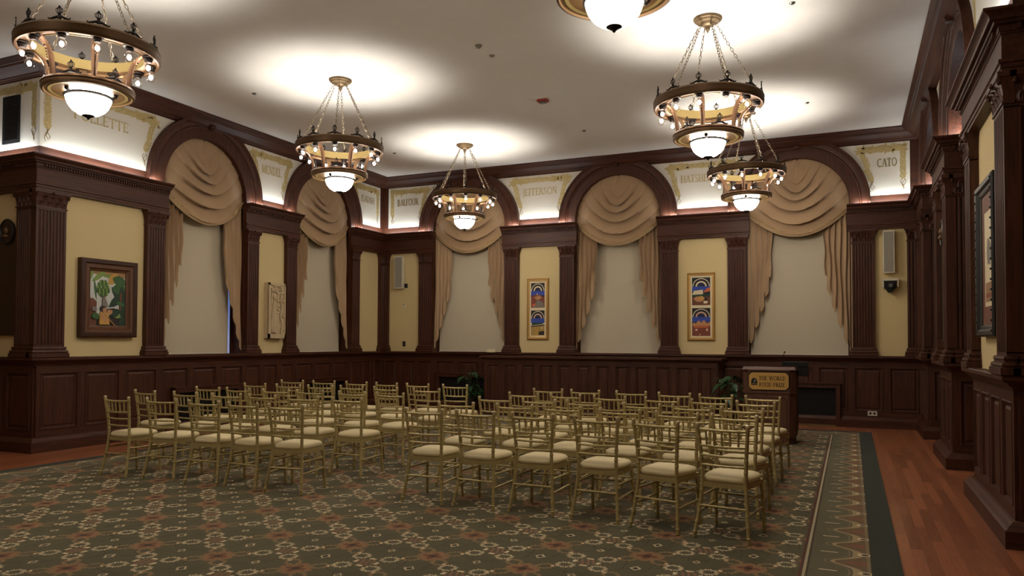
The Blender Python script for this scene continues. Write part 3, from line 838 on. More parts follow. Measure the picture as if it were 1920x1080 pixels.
# ------------------------------------------------------------------ chandeliers
def chandelier():
    R = empty('chandelier', (0, 0, ZC), label='x', cat='chandelier', group='bronze ring chandeliers')
    Z = lambda z: z-ZC
    b = MB()
    b.lathe([(0, 0), (.17, 0), (.175, -.012), (.165, -.03), (.15, -.035), (.14, -.05), (.09, -.06), (.075, -.085), (.06, -.095), (.04, -.10), (.028, -.125), (.03, -.14), (.015, -.155), (.012, -.17), (0, -.19)], 'canopy', 36)
    b.build('canopy', R, smooth=35)
    # upper ring
    b = MB()
    b.lathe([(.50, Z(4.545)), (.50, Z(4.515)), (.52, Z(4.505)), (.61, Z(4.50)), (.625, Z(4.48)), (.645, Z(4.475)), (.658, Z(4.49)), (.662, Z(4.52)), (.658, Z(4.55)), (.664, Z(4.565)), (.655, Z(4.585)), (.63, Z(4.59)), (.53, Z(4.56))], 'bronze', 72, close=True)
    ring = b.build('upper_ring', R, smooth=35)
    b = MB(); b.lathe([(.499, Z(4.50)), (.505, Z(4.50)), (.505, Z(4.60)), (.499, Z(4.60))], 'brass', 72, close=True); b.build('inner_band', R, smooth=35)
    # lower ring with shallow dish
    b = MB()
    b.lathe([(.20, Z(4.105)), (.30, Z(4.095)), (.39, Z(4.10)), (.40, Z(4.085)), (.418, Z(4.09)), (.425, Z(4.11)), (.42, Z(4.13)), (.428, Z(4.145)), (.42, Z(4.165)), (.39, Z(4.17)), (.20, Z(4.13))], 'bronze', 64, close=True)
    b.build('lower_ring', R, smooth=35)
    b = MB(); b.lathe([(.36, Z(4.10)), (.20, Z(4.108)), (.20, Z(4.14)), (.215, Z(4.14)), (.225, Z(4.106)), (.36, Z(4.094))], 'brass', 64, close=True); b.build('brass_dish', R, smooth=35)
    b = MB(); b.lathe([(.0, Z(4.14)), (.19, Z(4.14)), (.205, Z(4.12)), (.212, Z(4.06)), (.205, Z(4.02)), (.185, Z(3.97)), (.15, Z(3.925)), (.10, Z(3.89)), (.05, Z(3.875)), (0, Z(3.872))], 'bowl', 40)
    b.build('glass_bowl', R, smooth=50)
    b = MB(); b.lathe([(.212, Z(4.075)), (.226, Z(4.07)), (.228, Z(4.055)), (.212, Z(4.045))], 'iron', 40, close=True)
    for k in range(3):
        a = k*2*pi/3 + .6
        b.tube([(r*cos(a), r*sin(a), Z(z)) for r, z in ((.222, 4.06), (.245, 4.075), (.25, 4.10), (.27, 4.105))], [.016, .02, .016, .012], 'iron', 7)
        b.ball((.25*cos(a), .25*sin(a), Z(4.085)), .024, 'iron', 8, 5)
    b.build('bowl_clamp_ring', R, smooth=40)
    b = MB(); b.lathe([(0, Z(3.885)), (.055, Z(3.882)), (.06, Z(3.872)), (.04, Z(3.862)), (.018, Z(3.852)), (.012, Z(3.84)), (0, Z(3.828))], 'iron', 20); b.build('bowl_finial', R, smooth=40)
    def finial(r, a, z, s):                      # crown-like cresting
        f = MB(); tx, ty = -sin(a), cos(a); P = lambda t, h: (r*cos(a)+tx*t, r*sin(a)+ty*t, Z(z)+h)
        f.tube([P(s*t, .012+.016*s/.07*(cos(t*pi/1.0)*.5+.5)+(.012 if abs(t) > .9 else 0)) for t in [-1+i/8 for i in range(17)]], [.006+.009*(1-abs(-1+i/8)) for i in range(17)], 'iron', 6)
        f.tube([P(0, .02), P(0, .045), P(0, .06)], [.022, .010, .016], 'iron', 7)
        f.tube([P(-.5*s, .012), P(-.3*s, .03), P(0, .04), P(.3*s, .03), P(.5*s, .012)], .005, 'iron', 5)
        for d in (-1, -.5, 0, .5, 1):
            f.tube([P(0, .058), P(.027*d, .08), P(.031*d, .105), P(.008*d, .125)], .0042, 'iron', 5)
        f.ball(P(0, .133), .010, 'iron', 7, 5)
        return f.build('crest_finial', R, smooth=50)
    for k in range(12): finial(.63, k*pi/6, 4.585, .10)
    for k in range(6): finial(.385, k*pi/3, 4.165, .10)
    # sockets and bulbs
    for k in range(12):
        a = k*pi/6; c = (.575*cos(a), .575*sin(a))
        s = MB(); s.lathe([(0, Z(4.505)), (.055, Z(4.505)), (.060, Z(4.488)), (.036, Z(4.478)), (.044, Z(4.466)), (.036, Z(4.452)), (.030, Z(4.44)), (0, Z(4.438))], 'iron', 14, (c[0], c[1], 0))
        so = s.build('bulb_socket', R, smooth=40)
        s = MB(); s.lathe([(.018, Z(4.442)), (.022, Z(4.43)), (.042, Z(4.408)), (.049, Z(4.382)), (.043, Z(4.355)), (.026, Z(4.336)), (0, Z(4.330))], 'globe', 16, (c[0], c[1], 0))
        s.ball((c[0], c[1], Z(4.385)), .021, 'core', 8, 6, (1, 1, 1.25))
        s.build('bulb', so, smooth=60)
    # bracket arms between the rings
    for k in range(6):
        a = pi/6+k*pi/3; s = MB(); tx, ty = -sin(a), cos(a)
        prof = [(.56, 4.515), (.535, 4.50), (.49, 4.47), (.445, 4.42), (.415, 4.36), (.40, 4.29), (.392, 4.22), (.39, 4.165)]
        vs = []; fs = []
        for i, (r, z) in enumerate(prof):
            w = .045*(1-.45*min(1, i/6)); th = .018
            for dr, dt in ((-th, -w), (-th, w), (0, w*.9), (th*.9, w*.4), (th*.4, 0), (th*.9, -w*.4), (0, -w*.9)):
                vs.append(((r+dr)*cos(a)+tx*dt, (r+dr)*sin(a)+ty*dt, Z(z)))
        for i in range(len(prof)-1):
            for j in range(7): fs.append((7*i+j, 7*i+(j+1)%7, 7*i+7+(j+1)%7, 7*i+7+j))
        fs += [tuple(range(7)), tuple(range(7*len(prof)-1, 7*len(prof)-8, -1))]
        s.add(vs, fs, 'copper')
        for i in range(9):
            t = i/8; z = 4.43-.22*t; r = .462-.05*t**.6-.0
            s.ball((r*cos(a)+.012*cos(a), r*sin(a)+.012*sin(a), Z(z)), .008*(1-.4*t), 'iron', 6, 4)
        s.build('bracket_arm', R, smooth=35)
    # chains
    for k in range(6):
        a = k*pi/3; A = Vector((.10*cos(a), .10*sin(a), -.075)); B = Vector((.585*cos(a), .585*sin(a), Z(4.595)))
        d = B-A; L = d.length; n = int(L/.046); s = MB(); d.normalize()
        x = d.cross(Vector((0, 0, 1))).normalized(); y = d.cross(x)
        for i in range(n):
            c = A+d*(L*(i+.5)/n); h = L/n*.62; w = .0135; q = x if i % 2 else y; pts = []
            for j in range(9):
                t = 2*pi*j/8; e_ = .75
                pts.append(c + d*(h*(abs(cos(t))**e_)*(1 if cos(t) > 0 else -1)) + q*(w*sin(t)))
            s.tube(pts, .0038, 'chain', 5, cap=False)
        s.tube([B+Vector((0,0,.02)), B-Vector((0,0,.03))], .01, 'chain', 6)
        s.build('chain', R, smooth=60)
    return R
CH = [(-7.05, 5.22, 'bronze ring chandelier nearest the bronze plaque, its canopy out of view'),
      (-1.545, 5.25, 'chandelier cut off by the ceiling edge of the photo, only its bowl showing'),
      (-7.11, 9.44, 'bronze ring chandelier in front of the MENDEL panel and second window'),
      (-1.585, 9.44, 'large bronze ring chandelier overlapping a smaller looking one behind it'),
      (-7.14, 13.6, 'bronze ring chandelier farthest away, between BALFOUR and JEFFERSON panels'),
      (-1.635, 13.6, 'bronze ring chandelier hanging before the window behind the lectern'),
      (-7.1, 1.05, 'bronze ring chandelier behind the camera on the window side, out of view')]
ch0 = chandelier()
for i, (x, y, lb) in enumerate(CH):
    o = ch0 if i == 0 else copy_tree(ch0)
    o.location = (x, y, ZC); o['label'] = lb
    ld = bpy.data.lights.new('chandelier_uplight', 'SPOT'); ld.energy = 115; ld.color = (1, .965, .89); ld.spot_size = radians(150); ld.spot_blend = .9; ld.shadow_soft_size = .14
    lo = bpy.data.objects.new('chandelier_uplight', ld); COL.objects.link(lo); lo.location = (x, y, 4.24); lo.rotation_euler = (pi, 0, 0)

# ------------------------------------------------------------------ chairs
def bamboo(b, pts, r, m, node=.085, seg=8, swell=1.28):
    P = [Vector(p) for p in pts]; out = []; rr = []; acc = 0; nxt = node*.6
    L = [0]
    for i in range(1, len(P)): L.append(L[-1]+(P[i]-P[i-1]).length)
    T = L[-1]; S = sorted(set([0, T] + [x for k in range(int(T/node)+1) for x in (k*node+node*.5-.010, k*node+node*.5, k*node+node*.5+.010) if 0 < x < T] + [l for l in L if 0 < l < T]))
    for s in S:
        for i in range(1, len(P)):
            if L[i] >= s-1e-9:
                t = (s-L[i-1])/(L[i]-L[i-1]); out.append(P[i-1].lerp(P[i], t)); break
        k = (s/node) % 1
        rr.append(r*(swell if abs(k-.5) < .03 else 1))
    b.tube(out, rr, m, seg)
def curve(pts, n=10):                            # smooth through points (Catmull-Rom)
    P = [Vector(p) for p in pts]; P = [P[0]*2-P[1]] + P + [P[-1]*2-P[-2]]; out = []
    for i in range(1, len(P)-2):
        for j in range(n):
            t = j/n; a, b_, c, d = P[i-1], P[i], P[i+1], P[i+2]
            out.append(.5*((2*b_)+(c-a)*t+(2*a-5*b_+4*c-d)*t*t+(3*b_-a-3*c+d)*t*t*t))
    out.append(P[-2]); return out
def make_chair():
    R = empty('banquet_chair', (0,0,0), label='x', cat='chair')
    G = 'chairgold'
    for s in (-1, 1):
        b = MB(); bamboo(b, curve([(s*.222, -.262, 0), (s*.196, -.215, .22), (s*.178, -.19, .43), (s*.182, -.195, .62), (s*.205, -.225, .895)], 5), .0162, G)
        q = b.build('back_post', R, smooth=60)
        b = MB(); b.lathe([(0, .927), (.014, .926), (.0185, .918), (.0185, .904), (.015, .90), (.015, .885)], 'tip', 10, (s*.205, -.2255, 0)); b.build('post_cap', q, smooth=40)
        b = MB(); bamboo(b, curve([(s*.205, .215, 0), (s*.20, .20, .22), (s*.19, .18, .43)], 5), .0155, G); b.build('front_leg', R, smooth=60)
    # seat frame
    b = MB(); o = [(-.178, -.20), (.178, -.20), (.205, .19), (.17, .215), (-.17, .215), (-.205, .19)]
    b.column(FT, o, .405, .447, G); b.build('seat_frame', R)
    # cushion
    b = MB(); vs = []; N = 36; rings = [(.95, .445), (1.02, .453), (1.045, .468), (1.035, .484), (.97, .499), (.82, .509), (.5, .515), (.2, .517)]
    for k, z in rings:
        for i in range(N):
            a = 2*pi*i/N; ca, sa = cos(a), sin(a); e_ = .42
            x = (abs(ca)**e_)*(1 if ca > 0 else -1); y = (abs(sa)**e_)*(1 if sa > 0 else -1)
            wx = .178 + .024*(y*.5+.5)
            vs.append((x*wx*k, .008+y*.205*k, z))
    fs = [(j*N+i, j*N+(i+1)%N, (j+1)*N+(i+1)%N, (j+1)*N+i) for j in range(len(rings)-1) for i in range(N)]
    fs += [tuple(range((len(rings)-1)*N, len(rings)*N)), tuple(range(N-1, -1, -1))]
    b.add(vs, fs, 'cushion'); b.build('cushion', R, smooth=60)
    def post(z): # x,y of the back post at height z
        t = (z-.43)/.47; return .178+.026*max(0, t)**1.4, -.19-.035*max(0, t)**1.3
    def rail(name, z, bow, r):
        x, y = post(z); b = MB(); bamboo(b, curve([(-x, y, z), (-x*.5, y-bow*.8, z-.002), (0, y-bow, z-.004), (x*.5, y-bow*.8, z-.002), (x, y, z)], 3), r, G, .075, 7); return b.build(name, R, smooth=60)
    rail('top_rail', .872, .022, .0118); rail('back_rail', .742, .020, .0108); rail('back_rail', .665, .018, .0100); rail('back_rail', .585, .016, .0100)
    for k in range(5):
        f = (k-2)/3.0; x1, y1 = post(.872); x0, y0 = post(.742)
        bw1 = .022*(1-f*f); bw0 = .020*(1-f*f)
        b = MB(); bamboo(b, [(f*x0, y0-bw0, .742), (f*x1, y1-bw1, .872)], .0088, G, .045, 6); b.build('spindle', R, smooth=60)
    def bar(p, q, r=.0096): b = MB(); bamboo(b, [p, q], r, G, .08, 6); b.build('stretcher', R, smooth=60)
    bar((-.196, -.218, .255), (.196, -.218, .255)); bar((-.20, .20, .29), (.20, .20, .29))
    for s in (-1, 1):
        bar((s*.19, -.205, .325), (s*.195, .19, .325)); bar((s*.20, -.225, .20), (s*.202, .202, .215))
    return R
ROWS = {'L': [(-7.85,6.24,-2),(-7.19,6.29,5),(-6.52,6.27,4),(-5.96,6.27,-2),(-5.38,6.27,6)],
 'B': [(-8.53,7.2,-6),(-7.8,7.19,-3),(-7.14,7.23,8),(-6.62,7.29,0),(-5.99,7.29,5),(-5.39,7.34,0)],
 'C': [(-8.37,8.12,3),(-7.85,8.16,-1),(-7.2,8.19,6),(-6.66,8.24,3),(-5.99,8.26,-1),(-5.41,8.28,-2)],
 'D': [(-8.44,9.13,0),(-7.82,9.17,7),(-7.26,9.22,7),(-6.75,9.3,-3),(-6.14,9.28,-4),(-5.45,9.26,1)],
 'E': [(-8.59,10.17,8),(-7.99,10.24,4),(-7.33,10.23,-3),(-6.76,10.24,-5),(-6.18,10.23,-5),(-5.53,10.25,1)],
 '1': [(-3.84,6.48,1),(-3.28,6.49,-4),(-2.69,6.49,-2),(-2.07,6.46,-4),(-1.515,6.37,-14),(-.95,6.28,-10)],
 '2': [(-3.94,7.33,4),(-3.27,7.39,0),(-2.72,7.36,-5),(-2.09,7.3,-5),(-1.51,7.21,-9),(-.98,7.19,-8)],
 '3': [(-3.89,8.21,0),(-3.31,8.18,-4),(-2.75,8.13,-8),(-2.07,8.07,-7),(-1.53,8.06,-7),(-1.01,8.0,-5)],
 '4': [(-3.88,9.06,-4),(-3.31,9.07,-6),(-2.71,9.01,-8),(-2.06,8.99,-8),(-1.5,8.93,-10),(-.98,8.91,-5)],
 '5': [(-3.9,9.98,6),(-3.35,9.98,-4),(-2.71,10.01,-3),(-2.11,9.93,-3),(-1.57,9.86,-6),(-.99,9.77,-9)]}
rown = {'L': 'rearmost', 'B': 'fourth', 'C': 'third', 'D': 'second', 'E': 'front', '1': 'rearmost', '2': 'fourth', '3': 'third', '4': 'second', '5': 'front'}
posn = ['at the centre aisle', 'second from the aisle', 'third from the aisle', 'fourth from the aisle', 'fifth from the aisle', 'sixth from the aisle']
ch = make_chair(); first = True
for k, row in ROWS.items():
    left = k in 'LBCDE'
    for i, (x, y, a) in enumerate(row):
        o = ch if first else copy_tree(ch); first = False
        rz = radians(a); cx_, cy_ = x - sin(rz)*.2255, y + cos(rz)*.2255     # measured point is the back's top
        o.location = (cx_, cy_, .017); o.rotation_euler = (0, 0, rz)
        pos = (len(row)-1-i) if left else i
        o['label'] = 'gold chair, ivory cushion, %s row of the %s block, %s' % (rown[k], 'window side' if left else 'lectern side', posn[pos])
        o['group'] = 'gold banquet chairs in rows'

# ------------------------------------------------------------------ counter along the back wall
def counter():
    x0, x1, yf, zt = -7.36, -2.37, 15.0, 1.285
    o = ((x0+x1)/2, (yf+YB)/2, 0); R = empty('panelled_counter', o, label='long mahogany panelled counter standing against the back wall under the windows', cat='counter'); off = (-o[0], -o[1], 0)
    b = MB(); b.box(FT, x0, x1, yf+.03, YB-.13, 0, zt-.06, 'woodx'); b.build('carcass', R).location = off
    F = Fr('F', yf+.03); n = 12
    global k_tr
    w = wains(F, x0, x1, n, 'woodx', z0=.14, z1=1.2); k_tr -= 1; w.name = 'front_panelling'; del w['kind']; w.parent = R; w.location = off
    w = wains(Fr('Q', x1), yf+.03, YB-.13, 2, 'woody', z0=.14, z1=1.2); k_tr -= 1; w.name = 'end_panelling'; del w['kind']; w.parent = R; w.location = off
    b = MB(); path = [(x0, YB-.135), (x0, yf+.03), (x1, yf+.03), (x1, YB-.135)]
    b.sweep(FT, path, [(-.05, 1.19), (.035, 1.19), (.045, 1.21), (.06, 1.215), (.085, 1.24), (.10, 1.245), (.10, zt), (-.05, zt)], 'woodx', side=-1)
    b.box(FT, x0, x1, yf, YB-.135, zt-.03, zt, 'woodx'); b.build('countertop', R, smooth=25).location = off
    b = MB(); b.sweep(FT, path, [(-.05, 0), (.06, 0), (.06, .11), (.03, .14), (-.05, .14)], 'woodx', side=-1); b.build('plinth', R).location = off
counter()
b = MB(); b.box(FT, -7.62, -7.42, 15.66, 15.668, ZR+.0, ZR+.075, 'mat'); b.build('name_card', origin=(-7.52, 15.664, ZR), label='small cream card propped on the sill beside the counter end', cat='card')

# ------------------------------------------------------------------ radiator grilles
def grille(F, u0, u1, z1, label, z0=.03, gap=.02):
    o = F((u0+u1)/2, .03, 0); R = empty('radiator_grille', o, label=label, cat='grille', group='dark grilles set in the wainscot'); off = (-o[0], -o[1], 0)
    b = MB(); b.box(F, u0, u1, .045, .05, z0, z1, 'dark')
    k = int((u1-u0)/gap)
    for i in range(k): b.box(F, u0+(i+.3)*(u1-u0)/k, u0+(i+.55)*(u1-u0)/k, .05, .056, z0, z1, 'grillebar')
    for i in range(int((z1-z0)/.05)): b.box(F, u0, u1, .05, .054, z0+i*.05, z0+i*.05+.006, 'grillebar')
    b.build('grille_mesh', R).location = off
    b = MB(); t = .075
    for r in ((u0-t, u1+t, z1, z1+t), (u0-t, u0, z0-.03, z1), (u1, u1+t, z0-.03, z1)): b.box(F, r[0], r[1], .03, .13, r[2], r[3], 'wood')
    b.box(F, u0-t-.02, u1+t+.02, .03, .15, z1+t, z1+t+.025, 'wood')
    b.box(F, u0, u1, .03, .13, z0-.03, z0, 'brass')
    b.build('wooden_frame', R).location = off
grille(FL, 9.53, 10.9, .70, 'wide dark grille in the wainscot under the first window')
grille(FL, 12.85, 14.2, .70, 'dark grille in the wainscot under the second left wall window')
grille(FB, -8.93, -7.5, .76, 'dark grille behind the plant at the counter end')
grille(FB, -1.66, -.27, .73, 'dark grille beside and behind the lectern')

# ------------------------------------------------------------------ lectern
def lectern():
    cx, yf, dp = -1.18, 12.5, .62; hw = .395
    o = (cx, yf+dp/2, .012); R = empty('lectern', o, label='brown wooden lectern with gold sign THE WORLD FOOD PRIZE', cat='lectern'); off = (-o[0], -o[1], -o[2])
    R.rotation_euler = (0, 0, 0)
    def oct_(w, y0, y1, c): return [(cx-w+c, y0), (cx+w-c, y0), (cx+w, y0+c), (cx+w, y1), (cx-w, y1), (cx-w, y0+c)]
    b = MB(); b.column(FT, oct_(hw-.03, yf+.03, yf+dp, .09), .012, .12, 'lect'); b.build('plinth', R).location = off
    b = MB(); b.column(FT, oct_(hw-.005, yf+.015, yf+dp, .09), .12, .80, 'lect')
    F = Fr('F', yf+.015)
    def mould(F, u0, u1, z0, z1, c, bld):
        pts = [(u0+c, z0), (u1-c, z0), (u1, z0+c), (u1, z1-c), (u1-c, z1), (u0+c, z1), (u0, z1-c), (u0, z0+c)]
        loop = [Vector(F(u, .0, z)) for u, z in pts]; bld.tube(loop+[loop[0], loop[1]], .009, 'lect', 6)
    mould(F, cx-hw+.13, cx+hw-.13, .2, .74, .04, b)
    FS = Fr('Q', cx+hw-.005); mould(FS, yf+.14, yf+dp-.05, .2, .74, .04, b)
    b.build('body', R, smooth=25).location = off
    b = MB(); b.column(FT, oct_(hw+.01, yf, yf+dp+.01, .09), .80, .835, 'lect')
    b.column(FT, oct_(hw, yf+.005, yf+dp, .09), .835, 1.15, 'lect')
    mould(Fr('Q', cx+hw), yf+.14, yf+dp-.05, .90, 1.10, .03, b)
    b.build('upper_box', R, smooth=25).location = off
    b = MB(); zt = 1.215
    b.column(FT, oct_(hw+.012, yf-.012, yf+dp+.01, .09), 1.15, 1.17, 'lect')
    b.add([(cx-hw-.01, yf-.01, 1.17), (cx+hw+.01, yf-.01, 1.17), (cx+hw+.01, yf+dp, 1.17), (cx-hw-.01, yf+dp, 1.17),
           (cx-hw+.01, yf+.05, zt), (cx+hw-.01, yf+.05, zt), (cx+hw-.01, yf+dp-.02, 1.18), (cx-hw+.01, yf+dp-.02, 1.18)],
          [(0,1,5,4),(1,2,6,5),(2,3,7,6),(3,0,4,7),(4,5,6,7),(3,2,1,0)], 'lect')
    b.build('sloped_top', R).location = off
    # sign
    F = Fr('F', yf+.005); b = MB(); u0, u1, z0, z1, c = cx-.295, cx+.295, .86, 1.125, .045
    def o8(e_): return [(u0+c-e_*.4, z0-e_), (u1-c+e_*.4, z0-e_), (u1+e_, z0+c-e_*.4), (u1+e_, z1-c+e_*.4), (u1-c+e_*.4, z1+e_), (u0+c-e_*.4, z1+e_), (u0-e_, z1-c+e_*.4), (u0-e_, z0+c-e_*.4)]
    b.prism(F, o8(.014), 0, .012, 'black'); b.prism(F, o8(0), .004, .015, 'sign')
    s = b.build('sign_plate', R); s.location = off
    b = MB(); write(b, F, 'THE WORLD', cx+.055, 1.005, .066, .015, .018, 'black', k=.82); write(b, F, 'FOOD PRIZE', cx+.055, .905, .066, .015, .018, 'black', k=.80)
    b.build('lettering', s)
    b = MB(); lx = cx-.215; r_ = .047
    b.prism(F, [(lx-.045, .93), (lx+.045, .93), (lx+.045, .985)] + [(lx+.045*cos(t), .985+.055*sin(t)) for t in [pi*i/12 for i in range(1, 12)]] + [(lx-.045, .985)], .015, .018, 'black')
    b.prism(F, [(lx-.005, .965), (lx+.028, .975), (lx+.03, 1.01), (lx+.005, 1.03), (lx-.012, 1.0)], .018, .0195, 'steel')
    b.prism(F, [(lx-.03, .955), (lx+.04, .947), (lx+.04, .942), (lx-.03, .948)], .018, .0195, 'sign')
    b.build('emblem', s)
    # gooseneck microphone
    b = MB(); b.tube(curve([(cx+.2, yf+.2, 1.2), (cx+.2, yf+.21, 1.32), (cx+.21, yf+.19, 1.40), (cx+.225, yf+.15, 1.44)], 6), .005, 'black', 6)
    b.ball((cx+.228, yf+.142, 1.447), .013, 'black', 8, 6)
    b.build('gooseneck_microphone', R, smooth=60).location = off
    return R
lectern()
b = MB(); b.box(FT, -1.0, -.62, 12.74, 13.04, 1.222, 1.29, 'black'); b.box(FT, -.765, -.62, 12.76, 13.02, 1.07, 1.222, 'black')
b.build('equipment_case', origin=(-.8, 12.9, 1.215), label='black equipment box resting on the far side of the lectern top', cat='box')

# ------------------------------------------------------------------ plants
def plant(x, y, h, spread, n, label, seed):
    rnd = random.Random(seed); R = empty('potted_plant', (x, y, .013 if y < 14.9 else 0), label=label, cat='plant', group='potted plants by the back wall')
    b = MB(); b.lathe([(0, 0), (.13, 0), (.15, .05), (.165, .28), (.18, .29), (.18, .32), (.165, .32), (.155, .30), (0, .30)], 'pot', 24); b.build('pot', R, smooth=40)
    b = MB(); b.lathe([(0, .305), (.155, .305)], 'soil', 20); b.build('soil', R)
    st = MB(); lf = MB()
    for i in range(n):
        a = rnd.uniform(0, 2*pi); r = spread*sqrt(rnd.random()); z = h*(.50+.5*rnd.random()) - r*.25
        tip = Vector((r*cos(a), r*sin(a), z)); mid = Vector((r*.35*cos(a), r*.35*sin(a), z*.8))
        pts = curve([(rnd.uniform(-.04, .04), rnd.uniform(-.04, .04), .3), mid, tip], 4); st.tube(pts, .0035, 'leaf2', 5)
        L = rnd.uniform(.13, .21); w = L*.34; d = Vector((cos(a), sin(a), rnd.uniform(-.5, .25))).normalized(); sd = d.cross(Vector((0,0,1))).normalized(); up = sd.cross(d)
        vs = []; 
        for t, ww in ((0, .05), (.12, .75), (.3, 1), (.55, .85), (.8, .4), (1, .02)):
            c = tip + d*L*t - Vector((0,0,1))*L*.45*t*t
            vs += [c - sd*w*ww + up*.12*w*ww, c - up*.10*w, c + sd*w*ww + up*.12*w*ww]
        fs = []
        for k in range(5): fs += [(3*k, 3*k+1, 3*k+4, 3*k+3), (3*k+1, 3*k+2, 3*k+5, 3*k+4)]
        lf.add(vs, fs, 'leaf')
    st.build('stems', R, smooth=60); lf.build('foliage', R, smooth=60)
plant(-7.90, 15.32, 1.0, .24, 34, 'leafy green plant at the left end of the long counter before the dark grille', 3)
plant(-2.05, 14.55, .98, .26, 40, 'leafy green plant standing between counter and lectern', 5)

# ------------------------------------------------------------------ pictures
def frame(F, u0, u1, z0, z1, prof, name, label, cat, mf, n0=.0, m2=None):
    """mitred picture frame; prof: (inset, height) pairs from the outside in"""
    o = F((u0+u1)/2, 0, z0); R = empty(name, o, label=label, cat=cat); off = (-o[0], -o[1], -o[2])
    b = MB(); vs = []; fs = []
    P = [(0, n0)] + list(prof)
    for d, h in P: vs += [F(u0+d, h, z0+d), F(u1-d, h, z0+d), F(u1-d, h, z1-d), F(u0+d, h, z1-d)]
    for r in range(len(P)-1):
        f4 = [(4*r+j, 4*r+(j+1)%4, 4*r+4+(j+1)%4, 4*r+4+j) for j in range(4)]
        b.add([vs[i] for q in f4 for i in q], [(4*i, 4*i+1, 4*i+2, 4*i+3) for i in range(4)], (m2 if (m2 and P[r+1][0] > m2[1]) else (mf, 0))[0])
    b.build('frame', R, smooth=25).location = off
    return R, off
def art(F, R, off, layers, n, name='picture'):
    b = MB()
    for i, (c, pts) in enumerate(layers): b.prism(F, pts, n+.0002, n+.0012+.0004*i, 'p_'+c if 'p_'+c in M else c)
    b.build(name, R).location = off
def rect(a, b_, c, d): return [(a, c), (b_, c), (b_, d), (a, d)]
def blob(cx, cy, rx, ry, n=14, wob=0, seed=1, rot=0):
    rnd = random.Random(seed); out = []
    for i in range(n):
        a = 2*pi*i/n; k = 1+rnd.uniform(-wob, wob); x, y = rx*cos(a)*k, ry*sin(a)*k
        out.append((cx+x*cos(rot)-y*sin(rot), cy+x*sin(rot)+y*cos(rot)))
    return out
# banana tree painting
u0, u1, z0, z1 = 7.72, 8.70, 1.64, 2.84
R, off = frame(FL, u0, u1, z0, z1, [(0, .09), (.02, .10), (.06, .10), (.08, .085), (.11, .08), (.13, .085), (.14, .07), (.155, .055), (.165, .05), (.18, .045), (.185, .03)], 'framed_painting',
               'dark framed painting of a figure beneath green bananas, on the projecting corner', 'painting', 'darkframe', m2=('midframe', .105))
a0, a1, b0, b1 = u0+.18, u1-.18, z0+.18, z1-.18; w, h = a1-a0, b1-b0
def T(pts): return [(a0+x*w, b0+y*h) for x, y in pts]
lay = [('sky', rect(a0, a1, b0, b1)), ('dbrown', T([(0,0),(1,0),(1,.16),(.6,.2),(0,.12)])), ('brown', T([(0,0),(.18,0),(.2,.44),(.1,.5),(0,.5)])), ('tan', T([(0,.95),(1,.9),(1,1),(0,1)]))]
def leafp(x, y, L, W, rot): # pointed banana leaf
    pts = []; 
    for t, ww in ((0,0),(.15,.6),(.4,1),(.7,.8),(1,0),(.7,-.8),(.4,-1),(.15,-.6)): pts.append((x+L*t*cos(rot)-W*ww*sin(rot), y+L*t*sin(rot)+W*ww*cos(rot)))
    return T(pts)
lay += [('lgreen', leafp(.05,.8,.5,.05,.5)), ('lgreen', leafp(.0,.82,.3,.04,1.2)), ('green', leafp(.12,.85,.4,.03,-1.4)), ('lgreen', leafp(.3,.93,.6,.035,-.05)), ('ochre', leafp(.5,.78,.35,.09,.6)),
        ('green', leafp(.62,.88,.45,.10,-.2)), ('dgreen', leafp(.6,.72,.45,.10,-.6)), ('green', leafp(.62,.68,.4,.1,.1)), ('dgreen', leafp(.95,.6,.5,.09,-2.6)), ('dgreen', leafp(.9,.75,.35,.07,-1.7)),
        ('dgreen', T([(.82,0),(1,0),(1,.7),(.88,.6),(.84,.3)])), ('brown', T([(.82,.3),(.88,.3),(.9,.62),(.85,.62)])), ('lgreen', leafp(.6,.28,.3,.08,-.4)), ('dgreen', leafp(.58,.2,.3,.08,.3)), ('green', leafp(.72,.44,.3,.04,-.2))]
rnd = random.Random(4)
for r_, (yy, nn) in enumerate(((.80, 4), (.75, 6), (.70, 7), (.65, 7), (.60, 5), (.57, 3))):
    for i in range(nn): lay.append((('lgreen', 'green')[(i+r_) % 2], T(blob(.36+(i-(nn-1)/2)*.05, yy, .024, .045, 8, .1, i))))
lay += [('brown', T([(.37,.56),(.40,.56),(.44,.42),(.33,.38)])), ('grey', T([(.34,.5),(.40,.54),(.50,.36),(.33,.34)])), ('hair', T(blob(.36,.31,.085,.055,12))), ('skin', T(blob(.40,.285,.055,.05,12))), ('ochre', T([(.28,.25),(.5,.24),(.54,.02),(.26,.02)])),
        ('skin', T([(.28,.2),(.34,.22),(.48,.1),(.42,.07),(.30,.12)])), ('grey', T(blob(.12,.3,.07,.05,8,.2,3))), ('green', T(blob(.15,.17,.09,.06,9,.2,5))), ('tan', T([(.33,.25),(.35,.26),(.70,.01),(.67,.0)])),
        ('skin', T(blob(.54,.26,.07,.05,10,.1,2))), ('hair', T([(.45,.31),(.66,.33),(.7,.31),(.6,.29)]))]
art(FL, R, off, lay, .03)
